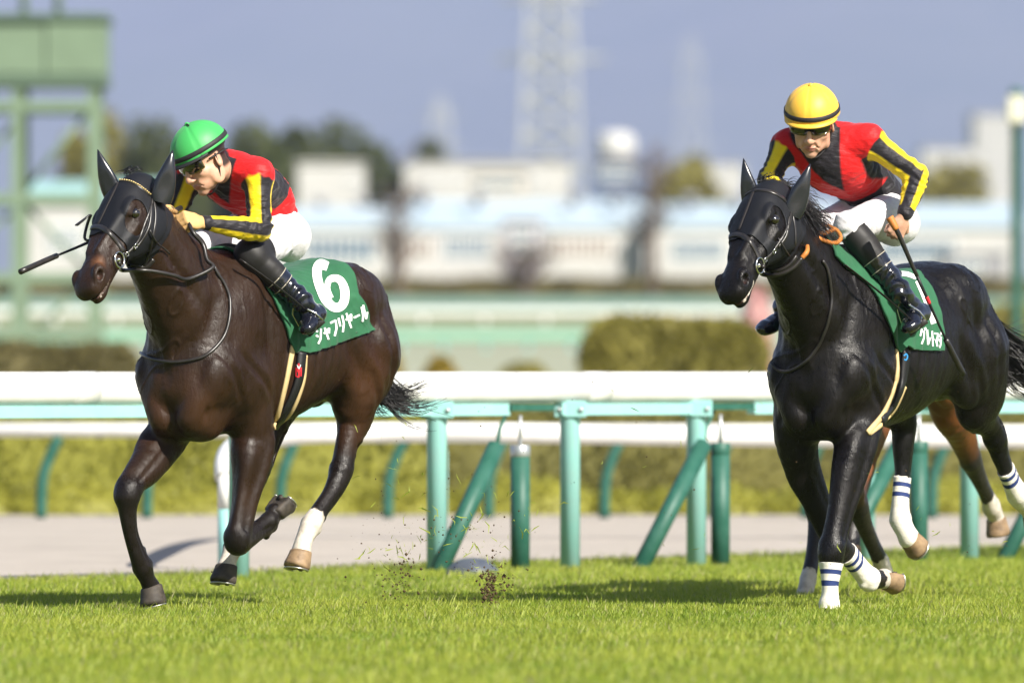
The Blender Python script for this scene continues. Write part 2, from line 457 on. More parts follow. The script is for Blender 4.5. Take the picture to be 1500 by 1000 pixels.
# ------------------------------------------------------------------ horses
def coat_mat(name, base, dark, tan, rough=.36, sheen_spec=.5):
    m, N, L, B = new_mat(name)
    n1 = _ramp(N, L, _noise(N, L, 5, 5, .6), .35, .68)
    c = _mix(N, L, n1, base, tuple(x*.62 for x in base))
    c = _mix(N, L, _attr(N, 'dark'), c, dark)
    c = _mix(N, L, _attr(N, 'tan'), c, tan)
    wn_ = N.new('ShaderNodeMath'); wn_.operation = 'ADD'
    L.new(_attr(N, 'white'), wn_.inputs[0]); L.new(_ramp(N, L, _noise(N, L, 40, 3), .3, .7, -.25, .25), wn_.inputs[1])
    wf = _ramp(N, L, wn_.outputs[0], .42, .6)
    white = _mix(N, L, _ramp(N, L, _noise(N, L, 22, 4), .35, .75), (.62,.57,.5), (.36,.31,.25))
    c = _mix(N, L, wf, c, white); c = _mix(N, L, _attr(N, 'pink'), c, (.16,.085,.07))
    L.new(c, B.inputs['Base Color'])
    hair = _noise(N, L, 150, 4, .75, (1.2, 1, .28)); mus = _noise(N, L, 9, 4, .55)
    mr = N.new('ShaderNodeMath'); mr.operation = 'ADD'
    L.new(_ramp(N, L, mus, .3, .7, rough-.06, rough+.16), mr.inputs[0]); L.new(_ramp(N, L, _noise(N, L, 55, 5, .75, (1.3,1,.5)), .35, .65, -.10, .20), mr.inputs[1])
    L.new(mr.outputs[0], B.inputs['Roughness']); B.inputs['Specular IOR Level'].default_value = sheen_spec
    _bump(N, L, B, [(mus, .016, .5), (_noise(N, L, 34, 5, .7, (1.6,1,.45)), .005, .5), (hair, .0022, .85)])
    return m
M_HOOF_L = mat('hoof_horn_pale', (.34,.23,.13), .6, .35, var=(16, (.11,.07,.04)), bump=(60,.002,.5))
M_HOOF_D = mat('hoof_horn_dark', (.085,.07,.055), .65, .3, var=(16, (.022,.018,.015)), bump=(60,.002,.5))
M_SHOE = mat('horseshoe_metal', (.55,.54,.5), .35, .5, .9)
M_EYE = mat('horse_eye', (.008,.005,.004), .04, .8, coat=1)
M_HOOD = mat('hood_fabric', (.0065,.007,.0095), .6, .3, bump=(300,.0006,.5))
M_EARC = mat('ear_cover_vinyl', (.012,.013,.017), .24, .6, bump=(40,.001,.3))
M_LEATHER = mat('black_leather', (.012,.011,.011), .34, .5, bump=(160,.0006,.4), var=(30,(.03,.026,.024)))
M_TANLEATHER = mat('orange_rubber_rein', (.48,.17,.035), .55, .4, bump=(220,.001,.6))
M_STEEL = mat('polished_steel', (.72,.7,.66), .18, .5, 1.0)
M_BRASS = mat('brass', (.62,.47,.2), .28, .5, .8)
M_HAIR = mat('black_horse_hair', (.008,.007,.008), .38, .5)
M_GREEN = mat('green_cloth', (.022,.118,.052), .72, .25, var=(14,(.017,.095,.042)), bump=(260,.0008,.6), sheen=.1)
M_CLOTHEDGE = mat('cloth_binding', (.015,.085,.04), .7, .25, bump=(300,.0008,.5))
M_INK = mat('white_print', (.86,.86,.84), .6, .3)
M_PAD = mat('cream_felt', (.62,.47,.24), .85, .2, bump=(180,.001,.6), var=(20,(.5,.37,.18)))
M_WEB = mat('black_elastic_web', (.01,.01,.011), .5, .4, bump=(240,.0006,.5))
M_BAND = None
def bandage_mat():
    m, N, L, B = new_mat('leg_bandage')
    c = _mix(N, L, _ramp(N, L, _noise(N, L, 35, 4), .35, .7), (.78,.75,.68), (.6,.56,.47))
    c = _mix(N, L, _ramp(N, L, _attr(N, 'stripe'), -.02, .02), (.012,.03,.13), c)
    L.new(c, B.inputs['Base Color']); B.inputs['Roughness'].default_value = .8
    _bump(N, L, B, [(_noise(N, L, 45, 4, .6, (1,1,2.5)), .003, .6)]); return m

def hair_strands(mb, roots, path, n, rad, seed, spread, wave=.03):
    r = np.random.default_rng(seed)
    Q = crom(path, 5); k = len(Q)
    nl = max(6, n//16); LK = [(r.normal(size=3)*A3(1,1,.8), r.normal(size=3), .5+.5*r.random(), r.uniform(0,6.28,3), r.uniform(.6,1.6)) for i in range(nl)]
    for i in range(n):
        lo_, lr, lt, ph, fr = LK[i % nl]
        off = lo_+r.normal(size=3)*.22*(2.2 if i % 23 == 0 else 1); t1 = min(1, lt+.12*r.normal()); ro = np.asarray(roots)*(lr+.35*r.normal(size=3)); P = []
        m = max(4, int(k*t1)); w2 = r.normal(size=3)*.3
        for j in range(m):
            t = j/(k-1); pinch = 1-.35*(j/(m-1))**3
            P.append(Q[j]+ro*(1-t)+off*spread*(.25+t**1.2)*t*2*pinch+wave*t*np.sin(ph+w2+t*6*fr))
        rr = np.linspace(rad, rad*.2, m)*(.7+.6*r.random())
        mb.tube(P, rr, 3, caps=False)

def build_horse(cfg):
    R = cfg['rig']; h = cfg.get('h', .008)
    v = Vox(cfg.get('lo', (-2.0,-.5,-.06)), cfg.get('hi', (1.0,.5,2.2)), h)
    n = A3(0,1,0); fw = A3(1,0,0); up = A3(0,0,1)
    # trunk: f, top, bottom, widest height, half width
    tr = [(-1.70,1.36,1.18,1.27,.02),(-1.66,1.42,1.06,1.27,.12),(-1.58,1.49,.98,1.28,.185),(-1.45,1.565,.95,1.26,.235),(-1.30,1.60,.93,1.24,.255),
          (-1.15,1.585,.945,1.23,.262),(-1.0,1.545,.895,1.18,.272),(-.85,1.52,.85,1.15,.28),(-.68,1.535,.815,1.14,.28),(-.52,1.60,.80,1.14,.262),
          (-.38,1.635,.79,1.15,.24),(-.24,1.60,.775,1.14,.225),(-.10,1.50,.765,1.12,.215),(.0,1.38,.80,1.09,.195),(.07,1.24,.88,1.05,.14),(.105,1.12,.98,1.04,.03)]
    tr = [(f if f > -1 else -1+(f+1)*.94, a_, b_, c_, d_*(1 if f > -.9 else .965)) for f, a_, b_, c_, d_ in tr]
    v.loft((0,0,0), fw, n, up, tr, k=.02, e=2.25)
    # neck
    NK = cfg['neck']
    v.tube([p[:3] for p in NK], [p[3] for p in NK], .07, n, [p[4] for p in NK], 5)
    for sgn in (1,-1):
        # shoulder, arm, rump and thigh muscles
        v.ell((-.22,sgn*.165,1.27), (.13,.075,.27), [nrm((.85,0,.5)), n, nrm((-.5,0,.85))], .05)
        v.ell((-.07,sgn*.17,1.06), (.14,.085,.13), [nrm((.8,0,-.6)), n, nrm((.6,0,.8))], .05)
        v.ell((-.30,sgn*.185,1.04), (.17,.075,.14), [nrm((.9,0,-.45)), n, nrm((.45,0,.9))], .04)
        v.ell((.010,sgn*.105,.965), (.070,.075,.16), [nrm((.9,0,.35)), nrm((0,1,-sgn*.35)), nrm((-.35,sgn*.35,.9))], .035)
        v.ell((-.05,sgn*.07,.835), (.13,.08,.075), None, .06)
        v.ell((-1.28,sgn*.140,1.41), (.25,.13,.165), None, .05)
        v.ell((-1.45,sgn*.150,1.17), (.14,.11,.27), [nrm((1,0,.15)), n, nrm((-.15,0,1))], .045)
        v.ell((-1.25,sgn*.19,1.10), (.15,.085,.22), [nrm((.9,0,-.5)), n, nrm((.5,0,.9))], .04)
    # legs
    legs = {}
    for key, pts in cfg['legs'].items():
        P = []; Rr = []; S = []
        for p in pts:
            q = A3(*p[1]) if p[0] == 'L' else R.pix(p[0], p[1], p[2])
            r, s_ = (p[2], p[3]) if p[0] == 'L' else (p[3], p[4])
            P.append(q); Rr.append(r/s_); S.append(s_)
        legs[key] = np.array(P)
        v.tube(P, Rr, .035, n, S, 4)
        kn = cfg['joints'][key]
        for i, kind in kn:
            d = nrm(P[i+1]-P[i-1]); bk = np.cross(d, n)*(1 if np.cross(d, n)[0] < 0 or abs(d[2]) < .3 else -1)
            r = Rr[i]*S[i]
            sg = 1 if P[i][1] > 0 else -1
            if kind == 'knee':
                v.ell(P[i]-bk*r*.30-d*r*.25, (r*.8,r*1.0,r*.95), [bk,n,d], .02); v.ell(P[i]-bk*r*.28+d*r*.40, (r*.74,r*.92,r*.75), [bk,n,d], .02)
                v.ell(P[i]+bk*r*.95-d*r*.15, (r*.45,r*.42,r*.62), [bk,n,d], .012)
                # cannon bone, tendon and the groove between
                for j in range(i+1, len(P)-4):
                    bj = bk
                    for q in (-1,1): v.cone(P[j]+bj*Rr[j]*.30+n*q*Rr[j]*S[j]*1.06, P[j+1]+bj*Rr[j+1]*.30+n*q*Rr[j+1]*S[j+1]*1.06, .0055, .0055, .012, carve=True)
                # forearm: extensor ridge in front, flexors behind
                e0 = P[max(i-3,0)]; e1 = P[i]-d*r*.9
                e0 = P[max(i-3,0)]; ez = P[max(i-4,0)]; v.tube([ez-bk*Rr[max(i-4,0)]*.35, e0-bk*Rr[max(i-3,0)]*.72+n*sg*Rr[max(i-3,0)]*.3, .5*(e0+e1)-bk*r*.70+n*sg*r*.3, e1-bk*r*.55+n*sg*r*.15], [.02, Rr[max(i-3,0)]*.34, r*.42, r*.30], .03)
                v.tube([ez+n*sg*Rr[max(i-4,0)]*.4, e0+bk*Rr[max(i-3,0)]*.30+n*sg*Rr[max(i-3,0)]*.72, e1+bk*r*.35+n*sg*r*.5], [.02, Rr[max(i-3,0)]*.30, r*.24], .028)
                v.cone(e0-bk*Rr[max(i-3,0)]*.25+n*sg*Rr[max(i-3,0)]*1.02, e1-bk*r*.15+n*sg*r*.95, .010, .006, .02, carve=True)
                v.cone(e0-bk*Rr[max(i-3,0)]*.5-n*sg*Rr[max(i-3,0)]*.95, e1-bk*r*.2-n*sg*r*.9, .012, .006, .02, carve=True)
            if kind == 'hock':
                v.cone(P[i]+bk*r*.95-d*r*.9, P[i]+bk*r*.4+d*r*2.0, r*.40, r*.28, .022); v.ell(P[i]-bk*r*.25, (r*.95,r*.98,r*1.1), [bk,n,d], .012)
                v.cone(P[i-1]+bk*Rr[i-1]*.9, P[i]+bk*r*1.0-d*r*.9, .014, .016, .012)
                for q in (-1,1):
                    v.cone(P[i-1]+bk*Rr[i-1]*.45+n*q*Rr[i-1]*S[i-1]*.8, P[i]+bk*r*.45-d*r*1.0+n*q*r*.7, .016, .012, .02, carve=True)
                    for j in range(i+1, len(P)-4): v.cone(P[j]+bk*Rr[j]*.3+n*q*Rr[j]*S[j]*1.06, P[j+1]+bk*Rr[j+1]*.3+n*q*Rr[j+1]*S[j+1]*1.06, .0055, .0055, .012, carve=True)
            if kind == 'fet':
                v.ell(P[i]+bk*r*.75, (r*.55,r*.8,r*.65), [bk,n,d], .010); v.ell(P[i]-bk*r*.15, (r*.9,r*1.05,r*.8), [bk,n,d], .010)
                v.cone(P[i]+bk*r*.85, P[i-1]+bk*Rr[i-1]*1.0, r*.26, Rr[i-1]*.36, .008)
    # head
    O, a = np.array(cfg['poll']), nrm(cfg['axis']); t = nrm(np.cross(A3(0,0,1), a)); roll = cfg.get('roll', 0)
    u = np.cross(a, t); t = nrm(t*math.cos(roll)+u*math.sin(roll)); u = np.cross(a, t)
    hc = cfg.get('hsc', 1.09)
    H = lambda s_, q, w: O+hc*(a*s_+t*q*1.06+u*w)
    ax = [a, t, u]
    hp = [(-.09,-.08,-.16,-.10,.03),(-.05,-.025,-.19,-.09,.058),(.0,.004,-.225,-.08,.074),(.06,.022,-.25,-.07,.086),(.12,.030,-.255,-.062,.094),(.19,.024,-.245,-.055,.098),
          (.26,.014,-.212,-.055,.083),(.33,.004,-.168,-.055,.066),(.41,-.002,-.146,-.055,.059),(.48,-.004,-.136,-.056,.058),(.535,-.008,-.132,-.058,.065),(.585,-.020,-.122,-.062,.063),(.618,-.042,-.106,-.068,.046),(.632,-.062,-.084,-.07,.010)]
    v.loft(O, a, t, u, [tuple(x*hc for x in r_[:4])+(r_[4]*hc*1.06,) for r_ in hp], .03, 2.3)
    E = lambda c_, r_, *z, **kz: v.ell(c_, np.array(r_)*hc, *z, **kz)
    E(H(.56,0,-.128), (.052,.034,.022), ax, .016)
    E(H(.47,0,-.118), (.09,.036,.022), ax, .02)
    E(H(.605,0,-.085), (.02,.036,.026), ax, .012)
    for q in (1,-1):
        E(H(.13,q*.066,-.15), (.105,.032,.085), ax, .02)                     # cheek
        E(H(.185,q*.084,-.016), (.048,.018,.020), ax, .014)                    # brow
        v.cone(H(.22,q*.086,-.088), H(.35,q*.054,-.088), .012, .006, .03)       # facial crest
        v.cone(H(.245,q*.060,-.010), H(.42,q*.028,-.004), .010, .008, .03)
        E(H(.275,q*.094,-.05), (.05,.012,.018), ax, .03, carve=True)
        E(H(.42,q*.072,-.05), (.07,.012,.018), ax, .03, carve=True)
        E(H(.538,q*.057,-.040), (.046,.021,.034), [nrm(a-.35*u), t, nrm(u+.35*a)], .012)   # nostril wing
        E(H(.558,q*.0815,-.044), (.029,.022,.020), [nrm(a-.5*u), t, nrm(u+.5*a)], .006, carve=True)
        E(H(.549,q*.069,-.044), (.02,.022,.013), [nrm(a-.5*u), t, nrm(u+.5*a)], .006, carve=True)
        E(H(.19,q*.106,-.05), (.030,.022,.022), ax, .010, carve=True)
        v.cone(H(.163,q*.099,-.032), H(.217,q*.096,-.036), .0065, .006, .006)     # upper lid
        v.cone(H(.166,q*.098,-.071), H(.214,q*.096,-.069), .0055, .005, .006)     # lower lid
    E(H(.585,0,-.106), (.085,.085,.005), [nrm(a+.12*u), t, nrm(u-.12*a)], .006, carve=True)
    V, T = v.mesh(2)
    N = normals(V, T)
    rel = vnoise(V*A3(1.3,1,.55), 26, 31)+.7*vnoise(V*A3(1,1,.5), 52, 32)
    vein = np.exp(-(vnoise(V*A3(1,1,.8), 15, 33)/.035)**2)
    lowz = sstep(V[:,2], .5, .8)*(V[:,0] < .35)
    NKt = np.array(NK[-1][:3])
    CR = [((.10,0,1.10),(.06,0,.82),.014,.016), ((.07,.03,1.08),(.02,.17,.84),.009,.013), ((.06,.16,1.14),(.05,.06,.90),.006,.018), ((.02,.21,1.17),(-.12,.24,.98),.008,.020),
          ((-.02,.2,1.44),(.04,.2,1.20),.012,.030), ((-.36,.25,1.46),(-.40,.27,1.05),.010,.030), ((-.14,.25,1.16),(-.40,.26,.96),.008,.018), ((-.10,.25,1.03),(-.24,.24,.86),.007,.016),
          ((-1.06,.25,1.24),(-1.24,.26,.98),.016,.035), ((-1.34,.27,1.36),(-1.44,.27,1.0),.010,.022), ((-1.50,.24,1.40),(-1.56,.22,1.05),.007,.018), ((-1.16,.24,1.50),(-1.30,.27,1.20),.007,.03), ((-1.22,.27,1.1),(-1.36,.25,.90),.008,.018),
          (tuple(NKt+A3(-.06,.09,-.10)),(.04,.12,1.34),.010,.028), (tuple(NKt+A3(-.12,.085,.02)),(-.12,.18,1.46),.005,.03)]+[((-.54-.085*j,.28,1.36),(-.47-.085*j,.27,.98),.0035,.016) for j in range(6)]
    disp = np.zeros(len(V))
    for a_, b_, dp, wd in CR:
        for sg in (1,-1):
            a2, b2 = np.array(a_)*A3(1,sg,1), np.array(b_)*A3(1,sg,1); mid = (a2+b2)/2
            near = np.linalg.norm(V-mid, axis=1) < np.linalg.norm(b2-a2)*.5+.12; q = V[near]
            ab = b2-a2; t_ = np.clip(((q-a2)@ab)/(ab@ab), 0, 1); wob = .012*vnoise(q, 12, int(abs(a_[0])*100))
            dd = np.linalg.norm((q-a2-t_[:,None]*ab)*A3(1,.35,1), axis=1)+wob*.6
            e_ = np.sin(np.pi*np.clip(t_,.02,.98))**.6*((q[:,1]*sg > -.02) if abs(b_[1])+abs(a_[1]) > 0 else 1)
            disp[near] -= 1.25*dp*e_*(np.exp(-(dd/wd)**2)-.45*np.exp(-((np.abs(dd)-2.1*wd)/(wd*1.2))**2))
            if abs(b_[1])+abs(a_[1]) == 0: break
    V = V+N*disp[:,None]; N = normals(V, T)
    V = V+N*(lowz*(.0030*rel+.0046*vein*sstep(vnoise(V, 5, 34), .0, .3))+(V[:,0] > .35)*(V[:,2] > 1.2)*(.0012*rel+.0022*np.exp(-(vnoise(V, 30, 35)/.05)**2)*sstep(vnoise(V, 9, 36), .1, .4)))[:,None]
    N = normals(V, T)
    # coat marks
    att = {k_: np.zeros(len(V)) for k_ in ('white','dark','tan','pink')}
    for key in legs:
        P = legs[key]; kk = cfg['joints'][key][0][0] if cfg['joints'][key][0][1] != 'fore' else cfg['joints'][key][1][0]
        for i in range(max(kk-1,0), len(P)-1):
            d, tt = sdist(V, P[i], P[i+1]); f = (1-sstep(d, .07, .11))*(tt if i == kk-1 else 1)
            att['dark'] = np.maximum(att['dark'], f)
        if key in cfg.get('socks', {}):
            c, r = cfg['socks'][key]; att['white'] = np.maximum(att['white'], 1-sstep(np.linalg.norm(V-P[c], axis=1), r-.03, r+.03))
    hs = np.column_stack([(V-O)@a, (V-O)@t/1.06, (V-O)@u])/hc
    for (s_, q, w, r) in cfg.get('tanspots', []):
        att['tan'] = np.maximum(att['tan'], .75*np.maximum(0, 1-np.linalg.norm(hs-A3(s_,q,w), axis=1)/r))
    for (f_, l_, z_, r_, w_) in cfg.get('bodytan', []):
        for sg in (1,-1): att['tan'] = np.maximum(att['tan'], w_*np.maximum(0, 1-np.linalg.norm(V-A3(f_,l_*sg,z_), axis=1)/r_)**.8*(.7+.5*vnoise(V, 16, 41)))
    for q in (1,-1): att['pink'] = np.maximum(att['pink'], 1-sstep(np.linalg.norm((hs-A3(.554,q*.068,-.044))/A3(1,1,.8), axis=1), .012, .02))
    att['pink'] = np.maximum(att['pink'], .35*(1-sstep(np.abs(hs[:,2]+.109), .003, .008))*(hs[:,0] > .5)*(hs[:,0] < .62)*(np.abs(hs[:,1]) < .06))
    if cfg.get('foam'):
        att['white'] = np.maximum(att['white'], cfg['foam']*(1-sstep(np.abs(hs[:,2]+.112), .006, .015))*(hs[:,0] > .49)*(hs[:,0] < .6)*(np.abs(hs[:,1]) < .07))
    root = empty(cfg['name'], R.o, R.rz, label=cfg['label'], cat='horse', group=cfg.get('group'))
    body = mesh_obj('body', V, T, cfg['coat'], root, attrs=att)
    out = dict(root=root, V=V, T=T, N=N, H=H, ax=ax, hs=hs, legs=legs, rig=R)
    for q in (1,-1):
        mb = MB(); c = H(.19,q*.089,-.051); mb.lathe(c, [(0.0235*hc*math.sin(x), -0.0235*hc*math.cos(x)) for x in np.linspace(.02,3.12,12)], 16, axis=t)
        mb.build('eye', M_EYE, root, True)
    for key, (ci, d, front, mt, sole) in cfg['hooves'].items():
        P = legs[key]; c = P[ci]; d = nrm(A3(*d)); fr = A3(*front); fr = nrm(fr-d*(fr@d)); sd_ = np.cross(d, fr)
        mb = MB(); ng = 22; V2 = []; F2 = []
        prof = [(.030,-.012,0),(.044,-.004,0),(.0465,.004,0.002),(.0470,.012,.004),(.0515,.038,.011),(.0550,.060,.017),(.0548,.070,.018),(.051,.0755,.018),(.043,.0770,.018),(.030,.070,.016),(.012,.066,.012)]
        for (r, z, sh) in prof:
            for j in range(ng):
                an = 2*math.pi*j/ng; x = math.cos(an); y = math.sin(an)
                if x < -.6: x = -.6-(x+.6)*.3+(.12*abs(y) if z > .05 else 0)
                V2.append(c+d*(z*1.08-.010*x*(z > .05)*(abs(x)))+fr*(r*x*1.20+sh)+sd_*r*y*1.12)
        for i in range(len(prof)-1):
            for j in range(ng):
                j2 = (j+1) % ng; F2.append((i*ng+j, i*ng+j2, (i+1)*ng+j2, (i+1)*ng+j))
        F2.append(tuple((len(prof)-1)*ng+j for j in range(ng)))
        mb.add(V2, F2); ho = mb.build('hoof', mt, root, True)
        if sole:
            ms = MB(); pts = [c+d*.087+fr*(.021+.052*math.cos(x))+sd_*.053*math.sin(x) for x in np.linspace(-2.3,2.3,15)]
            ms.tube(pts, .0085, 6, flat=.5, up=d); ms.build('horseshoe', M_SHOE, ho, True)
            mf = MB(); mf.tube([c+d*.072+fr*.03, c+d*.075+fr*.0, c+d*.074-fr*.022], [.004,.010,.016], 6); mf.build('frog', M_HOOF_D, ho, True)
    # tail
    mb = MB(); hair_strands(mb, (.02,.03,.02), cfg['tail'], cfg.get('tail_n', 260), .0042, 3, cfg.get('tail_spread', .07))
    tl = mb.build('tail', M_HAIR, root, True); 
    if cfg.get('mane'):
        mb = MB(); r = np.random.default_rng(5)
        for (p0, d0, ln, num, sp) in cfg['mane']:
            for i in range(num):
                t_ = r.random(); p = np.array(p0[0])+(np.array(p0[1])-np.array(p0[0]))*t_+r.normal(size=3)*.012
                dd = nrm(A3(*d0)+r.normal(size=3)*sp); L_ = ln*(.4+.7*r.random()); dr = A3(0,0,-1)
                P = [p+dd*L_*x+dr*L_*.6*x*x+r.normal(size=3)*.006*x for x in np.linspace(0,1,6)]
                mb.tube(P, np.linspace(.0022,.0006,6), 3, caps=False)
        mb.build('mane', M_HAIR, root, True)
    return out

def add_ear(hz, base, tip, w, openv, mt):
    """one hooded ear: a leaf-shaped cup"""
    base = np.asarray(base); tip = np.asarray(tip); d = tip-base; L_ = np.linalg.norm(d); d = d/L_
    op = np.asarray(openv, float); op = nrm(op-d*(op@d)); sd_ = np.cross(d, op); ng = 18
    V = []; F = []; prof = [(0,.92),(.08,1.0),(.2,1.02),(.35,.95),(.5,.8),(.65,.6),(.8,.38),(.92,.18),(1.0,.04)]
    for (x, r) in prof:
        for j in range(ng):
            an = 2*math.pi*j/ng; cx, sy = math.cos(an), math.sin(an)
            dep = .72*cx
            if cx > 0: dep = .72*cx*(1-.55*math.sin(min(1,x*1.4)*math.pi)*(1-abs(sy)**2))
            V.append(base+d*(x*L_)+op*(dep*r*w+.012*math.sin(x*3.1))+sd_*sy*r*w)
    for i in range(len(prof)-1):
        for j in range(ng):
            j2 = (j+1) % ng; F.append((i*ng+j, i*ng+j2, (i+1)*ng+j2, (i+1)*ng+j))
    F.append(tuple((len(prof)-1)*ng+j for j in range(ng)))
    mb = MB(); mb.add(V, F); return mb.build('ear_cover', mt, hz['root'], True)

def add_hood(hz, sfront=.325):
    V, T, N, hs = hz['V'], hz['T'], hz['N'], hz['hs']
    s_, q, w = hs.T
    fld = np.maximum.reduce([s_-sfront-.22*np.maximum(0, -w-.06)*(w > -.2), -.075-s_-.1*np.maximum(0,-w-.1), -.30-w, np.abs(q)-.16, w-.12])
    hole = -((np.sqrt(((s_-.20+.25*(w+.06))/.076)**2+((w+.066)/.060)**2)-1)*.06)
    fld = np.maximum(fld, np.where(np.abs(q) > .045, hole, -1))
    V2, T2, N2 = clip(V, T, fld, N)
    sv, st = shell(V2, T2, N2/np.linalg.norm(N2,axis=1)[:,None], .001, .006)
    o = mesh_obj('hood', sv, st, M_HOOD, hz['root']); hz['hood'] = (sv, st)
    # centre seam ribbon
    return o

def add_cloth(hz, poly_px, ztop=1.9):
    """the number cloth: the trunk surface inside an outline (front edge, hem, rear edge), lifted and given thickness"""
    R = hz['rig']; V, T, N = hz['V'], hz['T'], hz['N']
    c = Caster(R, [(V, T)]); P = []
    for x, y in poly_px:
        for dy in range(0, 60, 2):
            hpt = c.hit(x, y+dy)
            if hpt is not None: P.append(hpt[0][[0,2]]); break
    P += [np.array([P[-1][0]+.02, ztop]), np.array([P[0][0]-.02, ztop])]
    P = np.array(P); hz['cloth_poly'] = P
    sdv = polysd(V[:,[0,2]], P)
    sdv = np.where(V[:,2] > 1.75, 1, sdv)
    V2, T2, N2 = clip(V, T, sdv, N)
    N2 /= np.linalg.norm(N2,axis=1)[:,None]
    wr = .005*vnoise(V2, 14, 4)+.004*vnoise(V2, 30, 9)
    sv, st = shell(V2, T2, N2, .006, 0.0); n = len(V2)
    sv[:n] = V2+N2*(.017+wr)[:,None]
    o = mesh_obj('saddle_cloth', sv, st, M_GREEN, None)
    return o, (sv, st)

def add_bandage(hz, key, i0, t0, i1, t1, stripes, r=.075, mt=None):
    """wrap the leg between two points of its chain"""
    P = hz['legs'][key]; V, T, N = hz['V'], hz['T'], hz['N']
    Q = np.vstack([[P[i0]+(P[i0+1]-P[i0])*t0], P[i0+1:i1+1], [P[i1]+(P[min(i1+1,len(P)-1)]-P[i1])*t1]])
    best = np.full(len(V), 9.); arc = np.zeros(len(V)); acc = 0
    for a, b in zip(Q[:-1], Q[1:]):
        ln = np.linalg.norm(b-a); ab = (b-a)/(ln+1e-9); t = ((V-a)@ab)
        tc = np.clip(t, 0, ln); d = np.linalg.norm(V-a-tc[:,None]*ab, axis=1); m = d < best
        best[m] = d[m]; arc[m] = acc+t[m]; acc += ln
    fld = np.maximum.reduce([best-r, -arc, arc-acc])
    d0, d1 = nrm(Q[1]-Q[0]), nrm(Q[-1]-Q[-2])
    fld = np.maximum.reduce([best-r, -((V-Q[0])@d0)-np.where(best > r, 1, 0), (V-Q[-1])@d1])
    near = best < r*1.4
    fld = np.where(near, fld, .2)
    st_ = np.full(len(V), .05)
    for a, b in stripes: st_ = np.minimum(st_, np.where(True, np.abs(arc-(a+b)/2)-(b-a)/2, 0))
    V2, T2, N2, s2 = clip(V, T, fld, N, st_)
    N2 /= np.linalg.norm(N2,axis=1)[:,None]
    sv, tt = shell(V2, T2, N2, .0, .006+0*V2[:,:1])
    return mesh_obj('leg_bandage', sv, tt, mt, hz['root'], attrs={'stripe': np.r_[s2, s2]*20})
COAT1 = coat_mat('dark_bay_coat', (.024,.0118,.0062), (.0085,.006,.005), (.15,.062,.026), rough=.30, sheen_spec=.26)
COAT2 = coat_mat('black_coat', (.0062,.0048,.0043), (.005,.0045,.0045), (.05,.025,.014), rough=.28, sheen_spec=.24)
COAT3 = coat_mat('bright_bay_coat', (.17,.055,.016), (.012,.009,.008), (.2,.08,.03))
R1 = Rig(30, 265, 40.3)
H1 = build_horse(dict(rig=R1, name='race_horse', coat=COAT1, h=.0075,
    label='dark brown horse with a green number 6 cloth and gold browband', group='galloping race horses',
    lo=(-1.95,-.45,-.03), hi=(1.02,.45,2.06),
    poll=(.47,0,1.95), axis=(.44,.03,-.45), roll=.36,
    neck=[(-.26,0,1.28,.30,.72),(-.08,0,1.38,.275,.66),(.10,0,1.53,.215,.62),(.27,0,1.68,.175,.60),(.40,0,1.785,.128,.62)],
    legs={'fr': [('L',(-.14,-.15,1.02),.105,.8),(250,622,-.15,.098,.85),(236,652,-.15,.088,.85),(214,684,-.14,.074,.85),(197,703,-.14,.060,.88),(188,722,-.14,.060,.95),(187,747,-.14,.041,.85),(192,782,-.14,.031,.74),(202,813,-.14,.035,.74),(209,830,-.14,.044,.85),(215,846,-.14,.036,.9),(222,860,-.14,.042,.95)],
          'fl': [('L',(-.30,.15,1.02),.105,.8),(370,628,.14,.098,.85),(367,662,.14,.088,.85),(364,700,.14,.072,.85),(357,745,.14,.057,.88),(349,790,.14,.060,.95),(362,787,.14,.045,.85),(378,776,.14,.036,.74),(386,771,.14,.037,.74),(394,764,.14,.042,.85),(399,757,.14,.038,.9),(402,750,.14,.042,.95)],
          'hr': [('L',(-1.30,-.15,1.15),.15,.7),('L',(-1.12,-.15,.97),.11,.75),('L',(-1.0,-.14,.80),.075,.8),('L',(-.90,-.13,.62),.055,.85),('L',(-.80,-.13,.47),.037,.75),(346,790,-.13,.035,.74),(341,802,-.13,.042,.85),(336,817,-.13,.038,.9),(332,829,-.13,.044,.95)],
          'hl': [('L',(-1.38,.16,1.16),.15,.7),(520,575,.15,.11,.75),(519,612,.14,.080,.8),(509,650,.14,.055,.85),(500,690,.14,.054,.9),(486,722,.14,.040,.8),(468,748,.14,.036,.78),(456,768,.14,.047,.88),(446,789,.14,.040,.9),(441,808,.14,.046,.95)]},
    joints={'fr': [(5,'knee'),(3,'fore'),(9,'fet')], 'fl': [(5,'knee'),(3,'fore'),(9,'fet')], 'hr': [(3,'hock'),(6,'fet')], 'hl': [(4,'hock'),(7,'fet')]},
    socks={'hl': (8,.165), 'hr': (8,.10)},
    hooves={'fr': (11,(-.12,.22,-.95),(.9,.0,-.1),M_HOOF_D,True), 'fl': (11,(-.55,.2,.75),(-.3,0,-.9),M_HOOF_D,True),
            'hr': (8,(.18,.0,-.95),(.95,0,.2),M_HOOF_D,True), 'hl': (9,(.22,-.03,-.96),(.95,0,.22),M_HOOF_L,True)},
    bodytan=[(.06,.10,.92,.20,.34),(-1.22,.25,.98,.26,.26),(-.06,.15,.80,.18,.22),(-1.58,.18,1.18,.24,.18),(-.52,.24,.95,.25,.10),(-1.30,.10,.85,.2,.25)], foam=.44, tanspots=[(.485,.050,-.020,.045)],
    tail=[(-1.57,0,1.45),(-1.66,0,1.28),(-1.70,.0,1.08),(-1.73,.04,.97),(-1.79,.09,.93),(-1.90,.14,.94)], tail_n=1100, tail_spread=.040,
    mane=[(((.46,-.02,1.99),(.34,-.02,1.97)), (-.1,.3,.5), .06, 70, .5), (((.30,-.03,1.93),(.02,-.03,1.74)), (-.2,-.8,.1), .10, 220, .35)]))
